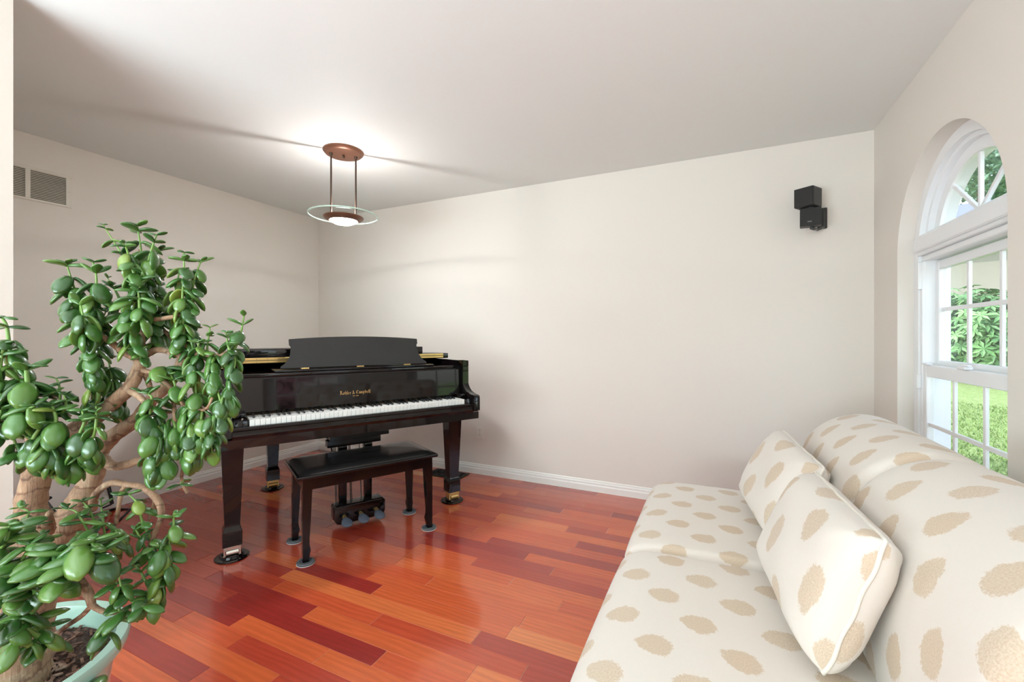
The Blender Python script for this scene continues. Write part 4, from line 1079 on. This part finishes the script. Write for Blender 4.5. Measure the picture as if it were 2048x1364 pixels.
def sprig(pts, L=56, gap=15, bend=(3, 4), elev=(.1, .5), thick=3.0, tip=2, dens=2, depth_j=.0, start=0.):
    """stem with opposite leaf pairs; L leaf length (picture units), gap node spacing, tip: number of small open top pairs"""
    P_ = crv([px(*p_) for p_ in pts], 8); d0 = pts[0][2]; u = d0/F
    gap *= 1.5 if dens == 3 else 1.3
    L *= .94
    L_tot = sum((a-b).length for a, b in zip(P_, P_[1:]))
    obj('stem', tube(B(), [p_-PC for p_ in P_], [thick*u*(1-.55*k/len(P_)) for k in range(len(P_))], 6), M['jstem'], pot, 0)
    acc = 0; nxt = start*L_tot; k = 0; az = rg.uniform(0, PI); nodes = []
    for a, b in zip(P_, P_[1:]):
        seg = (b-a).length
        while nxt <= acc+seg:
            nodes.append((a.lerp(b, (nxt-acc)/max(seg, 1e-6)), nxt/L_tot)); nxt += gap*u*rg.uniform(.85, 1.15)
        acc += seg
    nodes.append((P_[-1], 1.0)); n_ = len(nodes)
    for i, (p_, f) in enumerate(nodes):
        left = n_-1-i; az += PI/2+rg.uniform(-.3, .3)
        if left < tip: sz = .5+.2*left; bd = (1, 5, 1, 0); ev = rg.uniform(.35, .9)
        else: sz = 1.0; bd = bend; ev = rg.uniform(*elev)
        for j in range(dens):
            a_ = az+j*2*PI/dens+rg.uniform(-.25, .25)
            
            if left >= tip and rg.random() < .06: continue
            add_leaf(p_-PC, a_, ev+rg.uniform(-.15, .15), L*u*sz*rg.uniform(.8, 1.12), rg.choice(bd), rg.uniform(-.35, .35))
# clusters: top centre
H3 = (2, 3, 4)
sprig([(281, 570, 1.10), (284, 520, 1.10), (275, 452, 1.10)], 50, 15, H3, (0, .5), dens=3)
sprig([(288, 560, 1.08), (300, 510, 1.07), (313, 470, 1.07)], 48, 15, H3, (0, .5))
sprig([(280, 575, 1.06), (262, 530, 1.05), (254, 500, 1.06), (246, 486, 1.06)], 44, 14, H3, (0, .4), dens=3)
sprig([(290, 580, 1.13), (300, 540, 1.14), (318, 500, 1.14)], 46, 16, H3)
sprig([(262, 540, 1.09), (236, 496, 1.09), (206, 450, 1.09)], 26, 26, (1, 2), (.1, .5), 2.0)
sprig([(284, 600, 1.06), (280, 570, 1.05), (284, 545, 1.05)], 50, 14, H3, (-.2, .3))
# left top pair
sprig([(172, 668, 1.06), (155, 610, 1.05), (148, 575, 1.05), (133, 528, 1.05)], 52, 15, H3, dens=3)
sprig([(182, 664, 1.06), (186, 610, 1.05), (193, 560, 1.05), (186, 524, 1.05)], 52, 15, H3, dens=3)
sprig([(175, 670, 1.02), (168, 640, 1.01), (160, 605, 1.01)], 56, 16, (3, 4), (-.2, .3))
sprig([(186, 700, 1.07), (190, 660, 1.09), (196, 620, 1.10)], 50, 16, H3)
sprig([(192, 668, 1.10), (205, 640, 1.10), (214, 615, 1.10)], 36, 20, (1, 2), (0, .4), 2.0)
# middle
sprig([(268, 690, 1.06), (262, 650, 1.05), (268, 610, 1.05), (275, 582, 1.05)], 50, 15, H3, dens=3)
sprig([(255, 680, 1.08), (246, 645, 1.09), (243, 612, 1.10), (225, 570, 1.10)], 44, 16, H3)
sprig([(280, 640, 1.04), (278, 600, 1.04), (276, 572, 1.04)], 48, 15, H3, (0, .5))
sprig([(244, 605, 1.11), (232, 582, 1.11), (215, 556, 1.11)], 24, 24, (1, 2), (0, .5), 1.8)
# right of middle
sprig([(306, 690, 1.12), (305, 650, 1.13), (312, 600, 1.13), (305, 562, 1.13)], 46, 14, H3, dens=3)
sprig([(318, 680, 1.16), (328, 640, 1.16), (330, 600, 1.16)], 46, 15, H3)
sprig([(312, 600, 1.13), (312, 580, 1.12), (306, 566, 1.12), (318, 560, 1.1)], 34, 12, (1, 2), (0, .5), 2)
# right tall column
sprig([(368, 672, 1.07), (366, 630, 1.07), (365, 590, 1.07), (368, 545, 1.07), (368, 505, 1.07)], 42, 13, H3, dens=3)
sprig([(380, 660, 1.09), (382, 620, 1.09), (385, 580, 1.09), (392, 550, 1.09), (402, 522, 1.09)], 38, 15, H3)
sprig([(360, 650, 1.10), (356, 610, 1.10), (354, 575, 1.10), (358, 545, 1.1)], 38, 15, H3)
sprig([(362, 700, 1.09), (360, 680, 1.09), (370, 660, 1.09)], 40, 11, H3)
sprig([(385, 700, 1.10), (382, 680, 1.10), (385, 655, 1.10)], 38, 11, H3)
# far right
sprig([(466, 702, 1.08), (474, 688, 1.08), (482, 665, 1.08), (488, 632, 1.08)], 40, 15, (1, 2, 3), dens=2)
sprig([(462, 706, 1.06), (456, 690, 1.06), (452, 665, 1.06)], 38, 13, (1, 2, 3))
sprig([(470, 700, 1.1), (465, 685, 1.1), (470, 668, 1.1)], 40, 12, (2, 3))
sprig([(414, 708, 1.08), (415, 690, 1.08), (420, 655, 1.08)], 36, 15, (1, 2, 3))
sprig([(400, 712, 1.07), (396, 700, 1.07), (398, 685, 1.06)], 34, 12, (2, 3))
sprig([(464, 704, 1.07), (470, 725, 1.06), (462, 760, 1.05), (455, 800, 1.04)], 44, 15, H3, (-.3, .2), tip=0)
sprig([(430, 712, 1.08), (424, 735, 1.05), (430, 770, 1.04), (440, 800, 1.03), (438, 838, 1.03)], 44, 14, H3, (-.3, .2), tip=0, dens=3)
sprig([(455, 790, 1.04), (440, 830, 1.03), (425, 850, 1.03), (420, 880, 1.03)], 44, 15, H3, (-.3, .2), tip=0)
sprig([(424, 835, 1.02), (423, 860, 1.02), (424, 905, 1.02)], 38, 14, H3, (-.4, .1), 2, tip=0)
sprig([(390, 712, 1.08), (388, 745, 1.05), (392, 790, 1.04), (388, 820, 1.04)], 46, 15, H3, (-.2, .3), tip=1, dens=3)
sprig([(372, 812, 1.05), (384, 850, 1.03), (386, 885, 1.03), (382, 910, 1.03)], 48, 14, H3, (-.3, .2), tip=0, dens=3)
sprig([(404, 822, 1.03), (402, 850, 1.02), (404, 880, 1.02)], 44, 15, H3, (-.3, .2), tip=0)
sprig([(350, 742, 1.08), (335, 738, 1.06), (320, 735, 1.05)], 48, 14, (1, 2), (-.2, .2), tip=0)
sprig([(352, 790, 1.05), (350, 770, 1.04), (342, 750, 1.04)], 46, 14, (2, 3))
# centre low hanging
sprig([(300, 830, 1.03), (304, 800, 1.02), (300, 790, 1.02), (285, 785, 1.02)], 48, 13, (1, 2, 3))
sprig([(298, 835, 1.02), (306, 865, 1.01), (312, 900, 1.01), (310, 935, 1.01)], 52, 14, (3, 4), (-.4, .1), tip=0, dens=3)
sprig([(318, 830, 1.04), (330, 862, 1.03), (334, 895, 1.03), (328, 920, 1.03)], 50, 15, (3, 4), (-.4, .1), tip=0, dens=3)
sprig([(300, 912, 1.04), (318, 905, 1.03), (328, 880, 1.03)], 46, 14, (2, 3), (-.2, .3), tip=0)
sprig([(345, 838, 1.05), (352, 860, 1.04), (350, 890, 1.04)], 46, 16, (3, 4), (-.4, .1), tip=0)
# under left cluster
sprig([(187, 752, 1.05), (188, 728, 1.05), (182, 700, 1.05)], 50, 14, H3, (-.1, .3), tip=0, dens=3)
sprig([(187, 800, 1.05), (185, 775, 1.04), (188, 745, 1.04)], 44, 17, H3, (-.1, .3), tip=0, dens=2)
sprig([(225, 806, 1.10), (226, 775, 1.10), (222, 745, 1.10), (216, 718, 1.10)], 46, 15, H3, (-.1, .3), tip=1, dens=3)
sprig([(240, 812, 1.12), (240, 780, 1.12), (236, 750, 1.12)], 42, 17, H3, (-.1, .3))
sprig([(284, 715, 1.08), (276, 705, 1.06), (270, 700, 1.05)], 32, 9, (1, 2))
# far left
sprig([(48, 832, 1.02), (40, 790, 1.0), (34, 750, 1.0), (20, 700, 1.0), (14, 655, 1.0), (5, 636, 1.0)], 56, 17, (1, 2, 3), (0, .5), 5, dens=3)
sprig([(20, 840, 1.0), (5, 790, .98), (0, 740, .98), (8, 690, .98)], 58, 17, (2, 3), (0, .4), 5, dens=3)
sprig([(60, 838, 1.0), (62, 800, .98), (55, 765, .98), (52, 735, .98)], 64, 18, (2, 3), (-.1, .4), 6, dens=3)
sprig([(70, 845, 1.02), (82, 815, 1.01), (96, 790, 1.01)], 46, 16, (1, 2, 3))
sprig([(112, 822, 1.02), (120, 800, 1.02), (118, 770, 1.02), (112, 757, 1.02)], 38, 15, (1, 2, 3))
sprig([(125, 826, 1.02), (132, 808, 1.01), (128, 790, 1.01)], 38, 12, (1, 2))
sprig([(-10, 862, .96), (0, 830, .95), (5, 800, .95)], 58, 16, (2, 3), dens=3)
sprig([(10, 842, .98), (30, 835, .96), (50, 820, .95), (70, 812, .95)], 60, 16, (1, 2, 3), (-.2, .3), tip=1)
# left middle band
sprig([(100, 900, 1.0), (104, 870, .98), (112, 840, .98), (105, 812, .98)], 56, 16, H3, (-.2, .3), 5, dens=3)
sprig([(70, 910, .99), (66, 880, .97), (84, 850, .97)], 58, 15, H3, (-.3, .2), 5, dens=3)
sprig([(130, 925, 1.0), (110, 912, .98), (88, 895, .97)], 54, 15, (2, 3), (-.4, .1), tip=0, dens=3)
sprig([(185, 905, 1.05), (170, 895, 1.0), (160, 870, .99), (168, 845, .99), (165, 822, .99)], 50, 15, H3, (-.2, .3), 4, dens=3)
sprig([(165, 915, 1.02), (180, 890, 1.0), (190, 862, .99), (193, 825, .99)], 46, 17, H3, (-.2, .3), 4)
sprig([(150, 930, 1.02), (135, 915, 1.0), (125, 900, 1.0)], 54, 12, (2, 3), (-.4, .1), tip=0)
sprig([(40, 905, .98), (28, 880, .97), (18, 850, .97)], 54, 17, (1, 2, 3), (-.2, .3))
sprig([(195, 845, 1.04), (193, 830, 1.03), (192, 812, 1.03)], 34, 10, (1, 2))
# sprigs in front of the trunks
sprig([(185, 1078, 1.02), (166, 1044, 1.0), (150, 1022, 1.0), (123, 1017, 1.0)], 36, 17, (0, 1, 5), (.0, .5), 2.6)
sprig([(192, 1050, 1.04), (178, 1018, 1.03), (166, 1004, 1.03)], 34, 15, (0, 1, 5), (0, .6), 2.6)
sprig([(62, 1060, 1.02), (54, 1040, 1.0), (56, 1022, 1.0), (38, 1016, 1.0)], 34, 13, (0, 1), (0, .4), 2.6)
sprig([(110, 1092, 1.0), (98, 1082, .99), (88, 1070, .98)], 44, 14, (0, 1, 5), (.1, .6), 3)
sprig([(210, 1070, 1.04), (206, 1042, 1.04), (203, 1018, 1.05), (202, 1000, 1.05)], 36, 15, (1, 2), (0, .5), 2.4)
# pot-level mass
for a in (([(70, 1180, .96), (110, 1130, .92), (150, 1100, .90), (190, 1080, .90)], 74), ([(40, 1180, .94), (60, 1150, .92), (82, 1120, .91), (120, 1105, .9)], 70), ([(0, 1160, .92), (30, 1140, .9), (50, 1110, .9), (60, 1090, .9)], 66),
          ([(100, 1160, .94), (140, 1140, .90), (175, 1115, .90), (210, 1100, .9)], 74), ([(-10, 1110, .92), (10, 1085, .9), (20, 1050, .9)], 64), ([(20, 1200, .92), (50, 1180, .9), (90, 1165, .89), (120, 1150, .89)], 66),
          ([(195, 1090, .96), (215, 1080, .95), (228, 1075, .95)], 56), ([(60, 1200, .95), (78, 1180, .92), (84, 1150, .9)], 62)):
    sprig(a[0], a[1], 19, (0, 1, 5, 2), (.0, .5), 5, tip=1, dens=3)
# bottom left
sprig([(80, 1260, .94), (50, 1230, .92), (25, 1210, .92), (5, 1190, .92)], 58, 20, (1, 2, 5), (-.2, .4), 6, tip=1, dens=3)
sprig([(95, 1285, .94), (60, 1262, .91), (38, 1240, .90)], 60, 18, (1, 2), (-.3, .3), 6, tip=0, dens=3)
sprig([(60, 1290, .9), (30, 1280, .88), (5, 1250, .88)], 58, 22, (1, 2), (-.3, .3), 6, tip=0)
# right lower arch sprigs
sprig([(304, 1082, 1.05), (284, 1040, 1.04), (276, 1008, 1.04), (252, 984, 1.04)], 40, 17, (0, 1, 2), (0, .4), 3)
sprig([(296, 1110, 1.04), (282, 1080, 1.03), (272, 1060, 1.03)], 44, 16, (2, 3), (-.2, .3), 3)
sprig([(320, 1140, 1.04), (335, 1095, 1.03), (347, 1060, 1.03), (347, 1030, 1.03), (352, 1028, 1.03)], 44, 15, (1, 2, 3), (-.1, .4), 3)
sprig([(300, 1200, 1.02), (318, 1165, 1.01), (334, 1125, 1.01), (325, 1100, 1.01)], 50, 15, (2, 3), (-.3, .2), 3, tip=0, dens=3)
sprig([(293, 1108, 1.04), (300, 1098, 1.02), (318, 1092, 1.01)], 42, 13, (1, 2), (-.1, .4), 3)
sprig([(300, 1180, 1.01), (285, 1150, 1.01), (272, 1130, 1.01)], 42, 17, (1, 2), (-.2, .3), 3)
sprig([(285, 1215, .95), (262, 1200, .95), (245, 1180, .95), (237, 1150, .95)], 44, 15, (1, 2, 3), (-.1, .4), 3, dens=3)
sprig([(240, 1222, .95), (228, 1190, .96), (232, 1165, .96), (210, 1165, .96)], 36, 15, (0, 1), (0, .5), 2.6)
sprig([(250, 1222, .95), (232, 1235, .94), (220, 1250, .94), (214, 1268, .94)], 56, 15, (1, 2), (-.4, .1), 4, tip=0)
sprig([(232, 1060, 1.05), (236, 1075, 1.04), (240, 1090, 1.04)], 46, 12, (2, 3), (-.4, .2), 3, tip=0)
sprig([(366, 962, 1.06), (360, 970, 1.05)], 28, 14, (1,), (0, .2), 2, tip=0)
# a few fallen leaves on the soil
for x, y in ((180, 1250), (146, 1275), (120, 1235), (165, 1262)):
    P_ = px(x, y, 1.0)-PC; P_.z = .372; add_leaf(P_, rg.uniform(0, 6), .1, .055, 0)
LEAVES.sort(key=lambda q_: -q_[0])
def inframe(m_):
    P_ = m_.translation+PC-Vector((0, 0, CH)); z = P_.dot(FWD); x = CX+F*P_.dot(RGT)/z; y = HY-F*P_.z/z
    return -10 < x < 2050 and y < 1370
main = [l_ for l_ in LEAVES if inframe(l_[1])][:298]; ids = {id(l_) for l_ in main}
for s_, m_, mi in main:
    o = bpy.data.objects.new('leaf', LM[mi]); COL.objects.link(o); o.parent = pot; o.matrix_local = m_
V_, F_, R_ = [], [], []
base_v = [np.array([tuple(v_.co)+(1,) for v_ in me.vertices]) for me in LM]; base_f = [[tuple(p_.vertices) for p_ in me.polygons] for me in LM]
off = 0
for l_ in LEAVES:
    if id(l_) in ids: continue
    _, m_, mi = l_; A_ = base_v[mi] @ np.array(m_).T; V_ += [tuple(r_[:3]) for r_ in A_]; F_ += [tuple(i_+off for i_ in f_) for f_ in base_f[mi]]
    R_ += [rg.random()]*len(A_); off += len(A_)
me = bpy.data.meshes.new('leaves'); me.from_pydata(V_, [], F_); me.materials.append(M['jleaf'])
me.polygons.foreach_set('use_smooth', [True]*len(me.polygons))
at_ = me.attributes.new('rnd', 'FLOAT', 'POINT'); at_.data.foreach_set('value', R_)
o = bpy.data.objects.new('leaves', me); COL.objects.link(o); o.parent = pot; o['kind'] = 'stuff'
print('leaves total', len(LEAVES))
